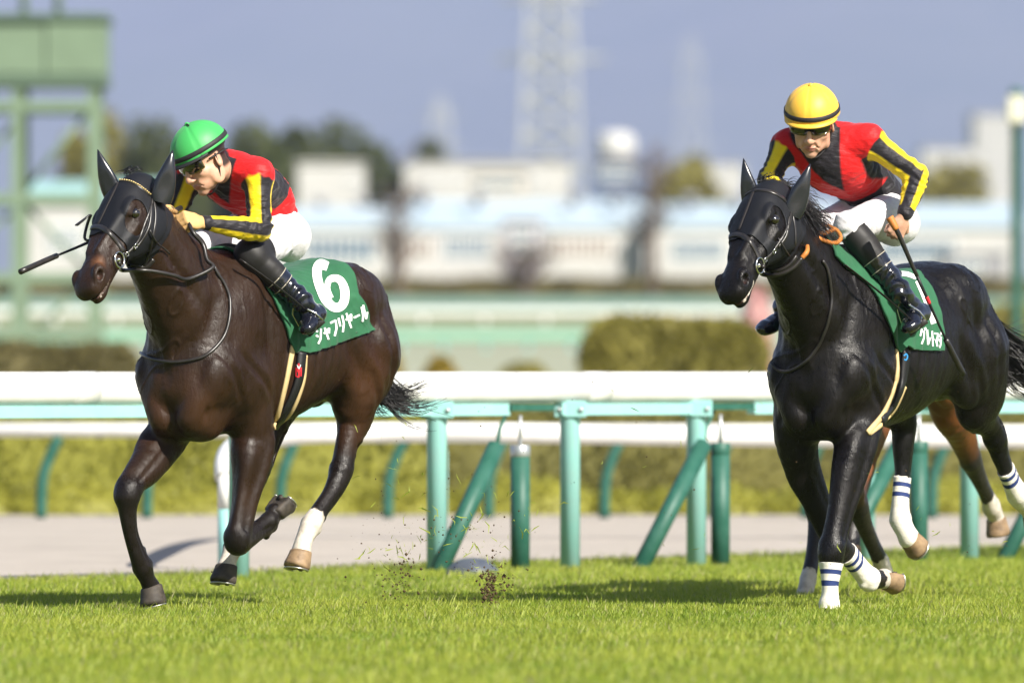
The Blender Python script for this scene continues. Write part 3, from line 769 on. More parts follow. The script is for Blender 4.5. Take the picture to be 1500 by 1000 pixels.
R2 = Rig(27, 1195, 40.6)
H2 = build_horse(dict(rig=R2, name='race_horse', coat=COAT2, h=.0075,
    label='black horse with striped white leg bandages and orange reins', group='galloping race horses',
    lo=(-2.45,-.5,-.06), hi=(1.05,.5,2.06),
    poll=(.52,-.035,1.925), axis=(.45,.03,-.44), roll=.34,
    neck=[(-.26,0,1.28,.30,.72),(-.08,0,1.38,.275,.66),(.12,-.005,1.53,.215,.62),(.30,-.02,1.67,.175,.60),(.44,-.03,1.77,.128,.62)],
    legs={'fr': [('L',(-.12,-.15,1.0),.105,.8),(1166,640,-.15,.098,.85),(1176,682,-.14,.078,.85),(1192,722,-.11,.064,.85),(1208,762,-.08,.055,.88),(1226,796,-.05,.056,.95),(1243,812,-.03,.042,.85),(1257,829,-.02,.037,.78),(1266,840,-.01,.040,.8),(1274,847,0,.045,.88),(1286,848,0,.040,.9),(1295,847,0,.046,.95)],
          'fl': [('L',(-.26,.15,1.0),.105,.8),(1262,622,.14,.098,.85),(1250,655,.14,.086,.85),(1240,692,.14,.070,.85),(1228,752,.135,.052,.88),(1219,806,.13,.060,.95),(1217,836,.13,.042,.85),(1216,857,.13,.032,.78),(1216,872,.13,.033,.78),(1215,884,.13,.040,.88),(1214,892,.13,.037,.9),(1213,898,.13,.042,.95)],
          'hr': [('L',(-1.28,-.15,1.15),.15,.7),('L',(-1.02,-.15,.98),.11,.75),(1304,594,-.13,.085,.8),(1322,612,-.12,.066,.85),(1323,650,-.12,.052,.85),(1322,694,-.12,.036,.78),(1319,735,-.12,.034,.76),(1319,760,-.12,.044,.88),(1326,777,-.10,.040,.9),(1331,787,-.09,.046,.95)],
          'hl': [('L',(-1.44,.16,1.16),.16,.7),('L',(-1.50,.16,.98),.12,.75),(1428,600,.15,.085,.8),(1448,620,.14,.060,.85),(1458,640,.14,.056,.9),(1466,668,.14,.042,.8),(1479,700,.14,.035,.78),(1491,724,.14,.046,.88),(1502,738,.14,.040,.9),(1512,748,.14,.046,.95)]},
    joints={'fr': [(5,'knee'),(3,'fore'),(9,'fet')], 'fl': [(5,'knee'),(3,'fore'),(9,'fet')], 'hr': [(3,'hock'),(7,'fet')], 'hl': [(4,'hock'),(7,'fet')]},
    socks={'fr': (11,.07), 'hr': (9,.06)}, foam=.62,
    hooves={'fr': (11,(-.85,.25,.10),(-.1,0,-.95),M_HOOF_L,True), 'fl': (11,(.1,0,-.95),(.95,0,.1),M_HOOF_L,False),
            'hr': (9,(-.75,.25,-.35),(.3,0,-.9),M_HOOF_L,True), 'hl': (9,(-.6,.1,-.7),(.5,0,-.6),M_HOOF_L,True)},
    tail=[(-1.62,0,1.44),(-1.78,.0,1.36),(-1.95,.04,1.20),(-2.10,.10,1.10),(-2.3,.2,1.06),(-2.5,.3,1.0)], tail_n=1300, tail_spread=.085,
    mane=[(((.50,-.05,1.96),(.36,-.05,1.95)), (.1,.5,.4), .05, 60, .5), (((.40,.0,1.93),(.10,.02,1.76)), (-.55,.7,.05), .17, 420, .30)]))
R3 = Rig(20, 1218, 42.8)
H3 = build_horse(dict(rig=R3, name='race_horse', coat=COAT3, h=.012,
    label='bright bay horse with white socks mostly hidden behind the black horse', group='galloping race horses',
    lo=(-2.7,-.6,-.06), hi=(1.05,.45,2.0),
    poll=(.44,.05,1.72), axis=(.30,.03,-.5),
    neck=[(-.26,0,1.28,.29,.72),(-.08,0,1.36,.26,.66),(.12,.02,1.44,.205,.62),(.27,.04,1.52,.17,.60),(.38,.05,1.60,.145,.60)],
    legs={'fr': [('L',(-.12,-.15,1.0),.105,.8),('L',(-.05,-.15,.86),.095,.85),('L',(.02,-.14,.70),.066,.85),(1196,745,-.14,.052,.9),(1195,775,-.14,.04,.85),(1190,815,-.14,.034,.78),(1184,848,-.14,.040,.85),(1180,864,-.14,.040,.9),(1177,876,-.14,.045,.95)],
          'fl': [('L',(-.28,.15,1.0),.105,.8),('L',(-.25,.15,.86),.09,.85),(1245,690,.13,.064,.85),(1256,738,.12,.054,.9),(1266,768,.11,.041,.85),(1280,800,.10,.035,.78),(1291,824,.10,.040,.85),(1297,838,.10,.038,.9),(1300,850,.10,.045,.95)],
          'hr': [('L',(-1.30,-.15,1.15),.15,.7),('L',(-1.02,-.15,.95),.11,.75),('L',(-.95,-.14,.78),.07,.8),('L',(-.98,-.14,.62),.056,.85),('L',(-.88,-.14,.45),.036,.78),('L',(-.78,-.14,.28),.042,.85),('L',(-.75,-.14,.2),.045,.9)],
          'hl': [('L',(-1.42,.16,1.16),.15,.7),(1392,590,.15,.11,.75),(1408,632,.14,.075,.8),(1422,672,.14,.056,.88),(1434,700,.14,.040,.8),(1445,724,.14,.036,.78),(1452,742,.14,.046,.86),(1457,753,.14,.042,.9),(1459,760,.14,.046,.95)]},
    joints={'fr': [(3,'knee'),(6,'fet')], 'fl': [(3,'knee'),(6,'fet')], 'hr': [(3,'hock'),(5,'fet')], 'hl': [(3,'hock'),(6,'fet')]},
    socks={'fr': (8,.16), 'fl': (8,.2), 'hl': (8,.20)},
    hooves={'fr': (8,(.25,0,-.95),(.95,0,.2),M_HOOF_L,False), 'fl': (8,(.2,0,-.95),(.95,0,.2),M_HOOF_L,False), 'hr': (6,(.2,0,-.95),(.95,0,.2),M_HOOF_L,False), 'hl': (8,(-.35,.1,-.9),(.8,0,-.3),M_HOOF_L,False)},
    tail=[(-1.62,0,1.44),(-1.72,0,1.3),(-1.76,0,1.1),(-1.75,0,.95)], tail_n=120))
# ------------------------------------------------------------------ riders
def skin_mat():
    m, N, L, B = new_mat('skin')
    c = _mix(N, L, _ramp(N, L, _noise(N, L, 45, 4), .35, .7), (.58,.34,.235), (.50,.27,.18))
    c = _mix(N, L, _attr(N, 'lip'), c, (.36,.12,.10)); c = _mix(N, L, _attr(N, 'hair'), c, (.03,.018,.012))
    L.new(c, B.inputs['Base Color']); B.inputs['Roughness'].default_value = .48; B.inputs['Subsurface Weight'].default_value = .12
    B.inputs['Subsurface Radius'].default_value = (.01,.004,.002); B.inputs['Subsurface Scale'].default_value = .5
    _bump(N, L, B, [(_noise(N, L, 220, 3), .0006, .5)]); return m
def silk_mat():
    m, N, L, B = new_mat('racing_silk')
    def step(name): return _ramp(N, L, _attr(N, name), -.006, .006)
    red, blk, yel = (.60,.010,.012), (.016,.014,.018), (.82,.60,.012)
    body = _mix(N, L, step('cross'), blk, red)
    slv = _mix(N, L, step('stripe'), blk, yel)
    L.new(_mix(N, L, _ramp(N, L, _attr(N, 'sleeve'), -.002, .002), slv, body), B.inputs['Base Color'])
    B.inputs['Roughness'].default_value = .52; B.inputs['Specular IOR Level'].default_value = .22; B.inputs['Sheen Weight'].default_value = .12
    _bump(N, L, B, [(_noise(N, L, 26, 4, .5, (1,1,2.2)), .009, .7), (_noise(N, L, 260, 2), .0006, .3)]); return m
M_SKIN = skin_mat(); M_SILK = silk_mat()
M_BREECH = mat('white_breeches', (.62,.61,.63), .6, .35, bump=(26,.008,.65), sheen=.1)
M_BOOT = mat('boot_patent', (.008,.009,.016), .16, .6, bump=(34,.004,.35), coat=.4)
M_GAITER = mat('boot_top_suede', (.013,.012,.012), .55, .35, bump=(120,.001,.4))
M_TRIM = mat('boot_piping', (.42,.38,.30), .5, .4)
M_SEAM = mat('helmet_seam', (.2,.2,.2), .6, .3)
M_GOG = mat('goggle_lens', (.012,.010,.006), .06, .8, coat=.6)
M_GOGT = mat('goggle_tint', (.09,.075,.006), .10, .8, coat=.5)
M_BLACKEL = mat('black_elastic', (.022,.021,.023), .6, .3, bump=(240,.0006,.4))
M_GLOVE = mat('tan_glove', (.60,.38,.16), .65, .3, bump=(150,.001,.5), var=(25,(.5,.3,.12)))
M_NET = mat('white_mesh_glove', (.7,.68,.70), .7, .3, bump=(150,.001,.5), var=(90,(.25,.24,.26)))
M_SADDLE = mat('saddle_leather', (.014,.012,.012), .38, .5, bump=(90,.001,.4))

def fist(v, w, k, g, c, side, s=1.1, kk=.004):
    """hand closed round an axis g: w wrist, k towards the knuckles, c towards the palm side"""
    k = nrm(k); g = nrm(g-k*(g@k)); c0 = np.cross(k, g); c = c0 if c0@c > 0 else -c0
    v.cone(w-k*.02, w+k*.03*s, .027*s, .029*s, .012, c, .8, .7)
    v.ell(w+k*.055*s, (.046*s,.041*s,.018*s), [k, g, c], .012)
    tips = []
    for i, o in enumerate((-.031,-.0105,.0105,.031)):
        ln = (.9,1.0,.97,.82)[i]*s; r = (.0098,.0102,.0098,.0088)[i]*s
        p0 = w+k*(.088+(.0,.004,.002,-.006)[i])*s+g*o*side*s
        p1 = p0+(k*.012+c*.034)*ln; p2 = p1+(-k*.026+c*.012)*ln; p3 = p2+(-k*.014-c*.016)*ln
        v.cone(p0-k*.02*s, p0, r*.95, r*1.12, kk); v.cone(p0, p1, r*1.1, r, kk); v.cone(p1, p2, r, r*.92, .002); v.cone(p2, p3, r*.9, r*.75, .002)
    b0 = w+k*.03*s-g*.03*side*s+c*.008*s; b1 = w+k*.058*s-g*.05*side*s+c*.022*s; b2 = b1+(k*.022+c*.014+g*side*.008)*s; b3 = b2+(k*.006+c*.004+g*side*.022)*s
    v.cone(b0, b1, .015*s, .0125*s, .010); v.cone(b1, b2, .012*s, .0105*s, .003); v.cone(b2, b3, .0105*s, .0085*s, .003)

def torso_prims(v, J, off, k=.03):
    n = nrm(J['shL']-J['shR']); pel, ch, up = J['pelvis'], J['chest'], J['upper']; mid = .5*(pel+ch)+J['bow']
    v.tube([pel, mid, ch, up], [.105,J.get('rwaist', .102),.112,.078], k, n, [1.36,1.28,1.42,1.75], 5, off)
    for s in 'LR':
        v.ell(J['sh'+s], (.066,)*3, None, .05, off=off)
        v.cone(.55*J['sh'+s]+.45*up, J['sh'+s], .065+off, .062+off, .03)
def arm_prims(v, J, s, off, k=.02, to=1.0):
    sh, el, wr = J['sh'+s], J['el'+s], J['wr'+s]
    v.tube([sh, sh+(el-sh)*.45, el-(el-sh)*.12, el], [.058,.052,.043,.042], k, None, None, 4, off)
    v.tube([el, el+(wr-el)*.3, el+(wr-el)*.75*to, el+(wr-el)*to], [.042,.045,.034,.028+.006*(1-to)], k, None, None, 4, off)
def leg_prims(v, J, s, off, upper=True, lower=True, k=.03):
    hip, kn, an = J['hip'+s], J['kn'+s], J['an'+s]
    if upper:
        v.tube([hip, hip+(kn-hip)*.35, hip+(kn-hip)*.75, kn], [.095,.088,.068,.060], k, None, None, 4, off)
        v.ell(hip+(J['pelvis']-J['chest'])*.13, (.105,.1,.1), None, .04, off=off)
        v.ell(kn, (.058,)*3, None, .02, off=off)
    if lower:
        bk = nrm(an-kn); v.tube([kn, kn+(an-kn)*.32, kn+(an-kn)*.7, an], [.056,.058,.044,.038], .02, None, None, 4, off)
def foot_prims(v, J, s, off):
    an, he, toe = J['an'+s], J['he'+s], J['toe'+s]; d = nrm(toe-he); n = nrm(np.cross(d, an-he))
    v.cone(an, he+d*.05, .040+off, .036+off, .03); v.ell(he+d*.02, (.036+off,)*3, None, .02)
    v.tube([he+d*.03, .5*(he+toe)+.018*nrm(an-he), toe-d*.03, toe], [.033,.034,.028,.020], .02, n, [1.05,1.15,1.45,1.35], 4, off)
def head_prims(v, J, s=1.14):
    c, X, Y, Z = J['head'], J['e1'], J['e2'], J['e3']; ax = [X, Y, Z]
    H = lambda x, y, z: c+s*(X*x+Y*y+Z*z); E = lambda p, r, k=.012, a=None, **kw: v.ell(p, np.array(r)*s, a or ax, k, **kw)
    E(H(-.01,0,.035), (.100,.078,.092)); E(H(.030,0,-.025), (.064,.062,.085), .03)
    E(H(.038,0,-.085), (.050,.046,.036), .03); E(H(.078,0,-.112), (.020,.024,.018), .02)
    for q in (1,-1):
        E(H(.055,q*.044,-.036), (.030,.022,.022), .02); E(H(.012,q*.058,-.075), (.03,.012,.035), .03)
        E(H(.078,q*.030,.018), (.020,.030,.010), .012)
        E(H(.104,q*.013,-.048), (.013,.0085,.009), .006)
        E(H(-.012,q*.080,-.020), (.019,.008,.032), .006, [nrm(X+.25*Z), nrm(Y-.3*q*X), nrm(Z-.25*X)])
        E(H(-.008,q*.089,-.018), (.009,.006,.019), .004, carve=True)
        E(H(.086,q*.036,-.005), (.014,.017,.011), .01, carve=True)
        E(H(.066,q*.030,-.072), (.03,.012,.03), .02, carve=False)
        v.cone(H(.104,q*.017,-.058), H(.086,q*.034,-.083), .003, .003, .008, carve=True)
    v.cone(H(.090,0,.008), H(.114,0,-.038), .0085*s, .0115*s, .012); E(H(.114,0,-.046), (.0125,.0115,.0115), .008)
    E(H(.094,0,-.0775), (.011,.023,.0062), .005); E(H(.091,0,-.0885), (.0115,.020,.0068), .005)
    v.cone(H(.106,.022,-.083), H(.106,-.022,-.083), .0028, .0028, .003, carve=True)
    v.cone(H(.108,0,-.066), H(.108,0,-.071), .003, .003, .004, carve=True)
    v.tube([H(-.03,0,-.06), .5*(H(-.03,0,-.09)+J['upper']), J['upper']], [.060*s,.058,.068], .03)
    return H

def folds(V, N, J, amp=.004, arms=True, seed=1):
    rg = 1-np.minimum(np.abs(vnoise(V*A3(1,1,1.6), 17, seed+5))*4, 1)
    d = amp*.6*vnoise(V, 22, seed)+amp*.5*vnoise(V, 55, seed+1)+amp*1.0*rg*sstep(vnoise(V, 8, seed+6), -.15, .25)
    keys = [('sh','el'),('el','wr')] if arms else [('hip','kn'),('kn','an')]
    for a, b in keys:
        for s in 'LR':
            dd, t = sdist(V, J[a+s], J[b+s]); w = np.exp(-((t-(.9 if a in ('sh','hip') else .1))/.28)**2)*(dd < .12)
            d = d+amp*.55*w*np.sin(t*40+8*vnoise(V, 15, seed+3))
    return V+N*d[:,None]

def build_person(J, name, parent_rig, label, colors, gl, h=.0042, group='jockeys in matching silks'):
    """colors: helmet cloth; gl: glove material or None for each side"""
    R = parent_rig
    allp = np.array([J[k] for k in J if isinstance(J[k], np.ndarray) and k not in ('e1','e2','e3','bow') and not k.startswith(('hk','hg','hp'))])
    lo, hi = allp.min(0)-.24, allp.max(0)+.24
    base = R.w(J['pelvis']*A3(1,1,0))[0]
    root = empty(name, R.o, R.rz, label=label, cat='person', group=group)
    # --- body
    v = Vox(lo, hi, h)
    torso_prims(v, J, -.012)
    for s in 'LR':
        arm_prims(v, J, s, -.008); leg_prims(v, J, s, -.012); foot_prims(v, J, s, -.010)
        fist(v, J['wr'+s], J['hk'+s], J['hg'+s], J['hp'+s], J.get('hs'+s, 1))
    H = head_prims(v, J)
    V, T = v.mesh(2)
    hd = np.column_stack([(V-J['head'])@J['e1'], (V-J['head'])@J['e2'], (V-J['head'])@J['e3']])/1.14
    lip = (1-sstep(np.linalg.norm((hd-A3(.097,0,-.083))/A3(1,1.5,.75), axis=1), .012, .019))*.8
    hair = (1-sstep(hd[:,0], -.03, -.015))*sstep(hd[:,2], -.075, -.055)*(np.abs(hd[:,0]) < .13)*(np.abs(hd[:,1]) < .1)*(hd[:,2] < .14)
    hair = np.maximum(hair, .45*(1-sstep(np.linalg.norm((hd-A3(.07,0,-.10))/A3(1,1.1,.55), axis=1), .03, .06))*.4)
    mesh_obj('body', V, T, M_SKIN, root, attrs={'lip': lip, 'hair': hair})
    NB = normals(V, T)
    # --- gloves
    for s in 'LR':
        if gl.get(s) is None: continue
        w = J['wr'+s]; k = nrm(J['hk'+s]); q = V-w
        fld = np.maximum(-(q@k)-.012, np.linalg.norm(q-k*.05, axis=1)-.125)
        V2, T2, N2 = clip(V, T, fld, NB)
        sv, st = shell(V2, T2, N2/np.linalg.norm(N2,axis=1)[:,None], .0, .0025); mesh_obj('glove', sv, st, gl[s], root)
    # --- breeches
    v = Vox(lo, hi, .005)
    n = nrm(J['shL']-J['shR']); mid = .5*(J['pelvis']+J['chest'])+J['bow']
    v.tube([J['pelvis'], .45*J['pelvis']+.55*mid], [.112,.104], .03, n, [1.36,1.3], 4)
    for s in 'LR':
        leg_prims(v, J, s, .008, True, False)
        v.cone(J['kn'+s], J['kn'+s]+(J['an'+s]-J['kn'+s])*.35, .060, .058, .02)
    V, T = v.mesh(2); V = folds(V, normals(V, T), J, .0045, False, 11)
    mesh_obj('breeches', V, T, M_BREECH, root)
    # --- boots and their tops
    for s in 'LR':
        kn, an = J['kn'+s], J['an'+s]; pts = np.array([kn, an, J['he'+s], J['toe'+s]])
        v = Vox(pts.min(0)-.12, pts.max(0)+.12, .0042)
        leg_prims(v, J, s, .012, False, True); foot_prims(v, J, s, .006); v.ell(kn, (.066 if J.get('boot_top', 0) > -.15 else .078,)*3, None, .02)
        if J.get('boot_top', 0) < -.15: v.cone(kn, kn+(J['hip'+s]-kn)*.28, .080, .089, .02)
        V, T = v.mesh(2); N = normals(V, T); ax = nrm(an-kn); ln = np.linalg.norm(an-kn); tt = ((V-kn)@ax)/ln
        wr = np.exp(-((tt-.92)/.22)**2)
        V = V+N*(.0045*wr*np.sin(tt*48+9*vnoise(V, 16, 5))+.0035*wr*vnoise(V, 34, 8)+.002*vnoise(V, 40, 6))[:,None]
        dd, _ = sdist(V, kn, an)
        top = J.get('boot_top', -.10); cut = .50
        V2, T2, N2 = clip(V, T, cut-tt, N)
        mesh_obj('boot', V2, T2, M_BOOT, root)
        V2, T2, N2 = clip(V, T, np.maximum(tt-cut, (top-tt) if top > -.15 else ((V-kn)@nrm(J['hip'+s]-kn)-.085)), N)
        mesh_obj('boot_top', V2, T2, M_GAITER, root)
        mb = MB(); a = nrm(np.cross(ax, A3(0,0,1))); b = np.cross(ax, a)
        bvh = BVHTree.FromPolygons(V.tolist(), T.tolist())
        for tc in (cut, cut+.14):
            c = kn+ax*ln*tc; ring = []
            for x in np.linspace(0, 2*math.pi, 25):
                dv = math.cos(x)*a+math.sin(x)*b
                hp = bvh.ray_cast(Vector(c+dv*.16), Vector(-dv))[0]
                if hp is not None: ring.append(np.array(hp))
            if len(ring) > 6: mb.tube(ring, .0022, 5)
        if mb.n: mb.build('boot_piping', M_TRIM, root, True)
    # --- jacket
    v = Vox(lo, hi, .005)
    torso_prims(v, J, .011, .035)
    for s in 'LR': arm_prims(v, J, s, .0075, .02, J.get('cuff'+s, .93))
    nd = nrm(J['head']-J['upper']); v.cone(J['upper'], J['upper']+nd*.06, .072, .062, .03)
    V, T = v.mesh(2); V = folds(V, normals(V, T), J, .0062, True, 21); N = normals(V, T)
    slv = np.full(len(V), 1.); stripe = np.zeros(len(V)); best = np.full(len(V), 9.)
    for s in 'LR':
        sh, el, wr = J['sh'+s], J['el'+s], J['wr'+s]; d1, d2 = nrm(el-sh), nrm(wr-el); e = nrm(np.cross(d1, d2))
        for a, d, ln, lim in ((sh, d1, np.linalg.norm(el-sh), .078), (el, d2, np.linalg.norm(wr-el), .068)):
            q = V-a; t = q@d; dist = np.linalg.norm(q-np.clip(t,0,ln)[:,None]*d, axis=1)
            f = np.maximum(dist-lim, (-.012-t) if a is sh else -9+0*t); slv = np.minimum(slv, f)
            b = np.cross(e, d); an = np.arctan2(q@e, q@b); m = dist < best; best[m] = dist[m]
            stripe[m] = (.02*np.cos(J.get('nstripe', 3)*an+J.get('phase'+s, 0.)))[m]-.003
        cu = (V-wr)@d2; stripe = np.where((cu > -.035) & (np.linalg.norm(V-wr,axis=1) < .1), -.02, stripe)
    up, pel = J['upper'], J['pelvis']; ad = nrm(pel-up); L_ = np.linalg.norm(pel-up); lat = nrm(J['shL']-J['shR'])
    aa = ((V-up)@ad)/L_; ww = np.abs((V-up-np.outer((V-up)@ad, ad))@lat); fr = (V-up)@nrm(np.cross(lat, ad))
    belly = fr*J['vent'] > 0
    vneck = np.where(belly, ww-.075*(1-aa/J.get('vtip', .44)), 1)
    side = np.maximum(J.get('sidew', .090)+.10*np.abs(aa-.40)-ww, np.abs(aa-.42)-.25)
    nd = nrm(J['head']-up); q = V-up; neck = np.maximum(np.linalg.norm(q-np.outer(q@nd, nd), axis=1)-.082, -(q@nd)-.02)
    cross = np.minimum.reduce([vneck, side, neck, J.get('hemband', .84)-aa])
    V2, T2, N2, a1, a2, a3 = clip(V, T, aa-J.get('hem', .93)-np.where(slv < .02, 9, 0), N, slv, stripe, cross)
    mesh_obj('jacket', V2, T2, M_SILK, root, attrs={'sleeve': a1, 'stripe': a2, 'cross': a3})
    # --- helmet
    c, X_, Y_, Z_ = J['head'], J['e1'], J['e2'], J['e3']; s = 1.14
    hc = H(-.004,0,.040); mb = MB(); nu, nv = 72, 26; VV = []; FF = []
    def hpt(th, ph, o=0.0):
        r = A3(.130,.112,.117)*s+o
        x, y, z = math.sin(th)*math.cos(ph), math.sin(th)*math.sin(ph), math.cos(th)
        return hc+X_*r[0]*x+Y_*r[1]*y+Z_*r[2]*z
    thmax = 1.62
    for i in range(nv+1):
        th = thmax*i/nv
        for j in range(nu):
            ph = 2*math.pi*j/nu
            seam = min(abs(((ph+math.pi/6) % (math.pi/3))-math.pi/6), 9); o = -.0030*math.exp(-(seam*math.sin(th)/.035)**2)
            if i == nv: o += .004
            VV.append(hpt(th, ph, o))
    for i in range(nv):
        for j in range(nu):
            j2 = (j+1) % nu; FF.append((i*nu+j, i*nu+j2, (i+1)*nu+j2, (i+1)*nu+j))
    n0 = len(VV)
    for j in range(nu): VV.append(hpt(thmax+.02, 2*math.pi*j/nu, -.016))
    for j in range(nu): FF.append((nv*nu+j, nv*nu+(j+1)%nu, n0+(j+1)%nu, n0+j))
    hm = mesh_obj('helmet', VV, FF, colors['helmet'], root)
    mb = MB(); mb.lathe(hc+Z_*.115*s, [(.002,.012),(.008,.010),(.011,.004),(.012,-.004)][::-1], 14, axis=Z_); mb.build('button', colors['helmet'], hm, True)
    mb = MB(); ring = [hpt(1.45, x, .0022) for x in np.linspace(0, 2*math.pi, 61)]; mb.tube(ring, .011, 8, False, .28, up=Z_)
    mb2 = MB(); P = np.array(ring)
    VV = []; FF = []
    for x in np.linspace(0, 2*math.pi, 61):
        for th, o in ((1.37,.0015),(1.39,.0045),(1.52,.0045),(1.54,.0015)): VV.append(hpt(th, x, o))
    for i in range(60):
        for j in range(3): FF.append((i*4+j, i*4+j+1, i*4+5+j, i*4+4+j))
    mb2.add(VV, FF); mb2.build('helmet_band', M_BLACKEL, hm, True)
    VV = []; FF = []                                            # short peak and dark lining under the cover
    for i, x in enumerate(np.linspace(-1.25, 1.25, 25)):
        e_ = .022*math.cos(x*1.25)
        p = hpt(1.60, x, .0); p2 = hpt(1.66, x, .004)+X_*e_*math.cos(x)+Y_*e_*math.sin(x); p3 = p2-Z_*.006; p4 = hpt(1.72, x, -.008)
        VV += [p, p2, p3, p4]
    for i in range(24):
        for j in range(3): FF.append((i*4+j, i*4+4+j, i*4+5+j, i*4+j+1))
    mesh_obj('peak', VV, FF, colors['peak'], hm)
    mb = MB(); VV = []; FF = []
    for x in np.linspace(0, 2*math.pi, 49): VV += [hpt(1.62, x, -.012), hpt(1.80, x, -.022)]
    for i in range(48): FF.append((i*2, i*2+1, i*2+3, i*2+2))
    mb.add(VV, FF); mb.build('lining', M_BLACKEL, hm, True)
    # --- goggles: a curved shield over brow and eyes
    VV = []; FF = []
    m1, m2 = 31, 9
    for i in range(m1):
        x = -1.42+2.84*i/(m1-1); hgt = .030*(1-.25*abs(x)/1.42)
        for j in range(m2):
            z = -1+2*j/(m2-1); bul = .006*(1-z*z)
            dip = -.012*math.exp(-(x/.28)**2)*(1 if z > 0 else 0)*0
            nose = .014*math.exp(-(x/.17)**2)*max(0, -z)
            r = 1.0
            VV.append(H((.058+.044*math.cos(x)+bul)*1.0, (.082+bul)*math.sin(x)*.99, .006+hgt*z+nose))
    for i in range(m1-1):
        for j in range(m2-1): FF.append((i*m2+j, (i+1)*m2+j, (i+1)*m2+j+1, i*m2+j+1))
    gg = mesh_obj('goggles', VV, FF, M_GOG, root)
    md = gg.modifiers.new('thick', 'SOLIDIFY'); md.thickness = .004
    mb = MB(); edge = [VV[i*m2] for i in range(m1)]+[VV[i*m2+m2-1] for i in range(m1-1,-1,-1)]; mb.tube(edge+edge[:1], .0030, 6)
    mb.build('goggle_frame', M_GOGT, gg, True)
    # --- straps
    mb = MB()
    for q in (1,-1):
        pts = [H(.03,q*.084,.004), H(-.05,q*.084,.0), H(-.085,q*.05,-.01), H(-.098,0,-.012)]
        mb.tube(crom(pts,5), .008, 6, flat=.4)
        pts = [H(-.004,q*.088,.01), H(.004,q*.077,-.05), H(.022,q*.060,-.098), H(.052,q*.026,-.131), H(.06,0,-.136)]
        mb.tube(crom(pts,5), .0048, 6, flat=.5)
    mb.build('chin_strap', M_BLACKEL, root, True)
    if colors.get('elastic'):
        mb = MB(); mb.tube([hpt(th, ph, .003) for th, ph in colors['elastic']], .0035, 6); mb.build('goggle_elastic', M_BLACKEL, hm, True)
    return dict(root=root, H=H)

def mkJ(R, **k):
    J = {}
    for a, b in k.items(): J[a] = A3(*b) if isinstance(b, (tuple, list)) else b
    e1 = nrm(R.axes(J['face'])); z = R.axes(J.pop('uph', A3(0,0,1))); e3 = nrm(z-e1*(z@e1)); J['e1'] = e1; J['e3'] = e3; J['e2'] = np.cross(e3, e1); J.pop('face')
    return J
M_CAP1 = mat('green_helmet_cloth', (.045,.36,.085), .5, .4, bump=(30,.002,.3), sheen=.1)
M_CAP2 = mat('yellow_helmet_cloth', (.80,.46,.045), .5, .4, bump=(30,.002,.3), sheen=.1)
p = R1.pix
J1 = mkJ(R1, pelvis=(-.76,.0,1.735), chest=(-.50,.0,1.95), upper=(-.37,.0,2.02), bow=(-.06,0,.055), rwaist=.114, hem=1.08, hemband=1.01, vtip=.30, vent=-1,
    shL=(-.37,.185,1.985), shR=(-.37,-.185,1.995), elL=tuple(p(381,337,.235)), elR=(-.27,-.25,1.72),
    wrL=tuple(p(296,326,.085)), wrR=(-.075,-.10,1.80), hipL=(-.75,.10,1.725), hipR=(-.75,-.10,1.725),
    knL=tuple(p(368,374,.155)), knR=(-.28,-.17,1.62), anL=tuple(p(441,440,.325)), anR=(-.5,-.33,1.38),
    heL=tuple(p(466,456,.33)), toeL=tuple(p(449,482,.375)), heR=(-.62,-.33,1.34), toeR=(-.45,-.36,1.27),
    head=tuple(p(299,232,.0)), face=(-.70,-.52,-.50), uph=(-.10,.05,1),
    hkL=(.85,-.25,.12), hgL=(.1,.55,-.8), hpL=(-.1,-.8,-.5), hkR=(.9,.15,.0), hgR=(.0,.5,.85), hpR=(.1,.8,-.5), hsL=1, hsR=1, nstripe=3, phaseL=2.2, phaseR=1.0, cuffL=.95, boot_top=-.30)
P1 = build_person(J1, 'person', R1, 'jockey in green helmet crouching over the horse with the number 6 cloth', dict(helmet=M_CAP1, peak=M_BLACKEL, elastic=[(t, -1.9+.0*t) for t in np.linspace(-.3,1.5,16)]), {'L': M_GLOVE, 'R': M_GLOVE})
p = R2.pix
J2 = mkJ(R2, pelvis=tuple(p(1293,312,.04)), chest=tuple(p(1222,240,-.045)), upper=tuple(p(1212,205,-.06)), bow=(-.03,0,.04), hemband=.62, boot_top=.08, vtip=.36, sidew=.108, vent=-1,
    shL=tuple(p(1272,206,.13)), shR=tuple(p(1153,214,-.245)), elL=tuple(p(1345,258,.34)), elR=tuple(p(1126,262,-.30)),
    wrL=tuple(p(1324,316,.31)), wrR=tuple(p(1168,312,-.10)), hipL=tuple(p(1303,318,.13)), hipR=tuple(p(1262,318,-.07)),
    knL=tuple(p(1243,331,.085)), knR=tuple(p(1196,335,-.14)), anL=tuple(p(1318,428,.30)), anR=tuple(p(1150,450,-.33)),
    heL=tuple(p(1352,455,.325)), toeL=tuple(p(1331,480,.36)), heR=tuple(p(1160,470,-.33)), toeR=tuple(p(1117,482,-.36)),
    head=tuple(p(1190,178,-.07)), face=(-.16,-.88,-.38), uph=(.02,.05,1),
    hkL=(.1,-.35,-.75), hgL=(-.45,.2,-.75), hpL=(.4,-.9,0), hkR=(.8,.2,-.2), hgR=(.0,.5,.85), hpR=(.1,.8,-.5), hsL=-1, hsR=1, nstripe=3, phaseL=.6, phaseR=2.4, cuffL=.93)
P2 = build_person(J2, 'person', R2, 'jockey in yellow helmet holding a whip on the black horse', dict(helmet=M_CAP2, peak=M_CAP2), {'R': M_NET})
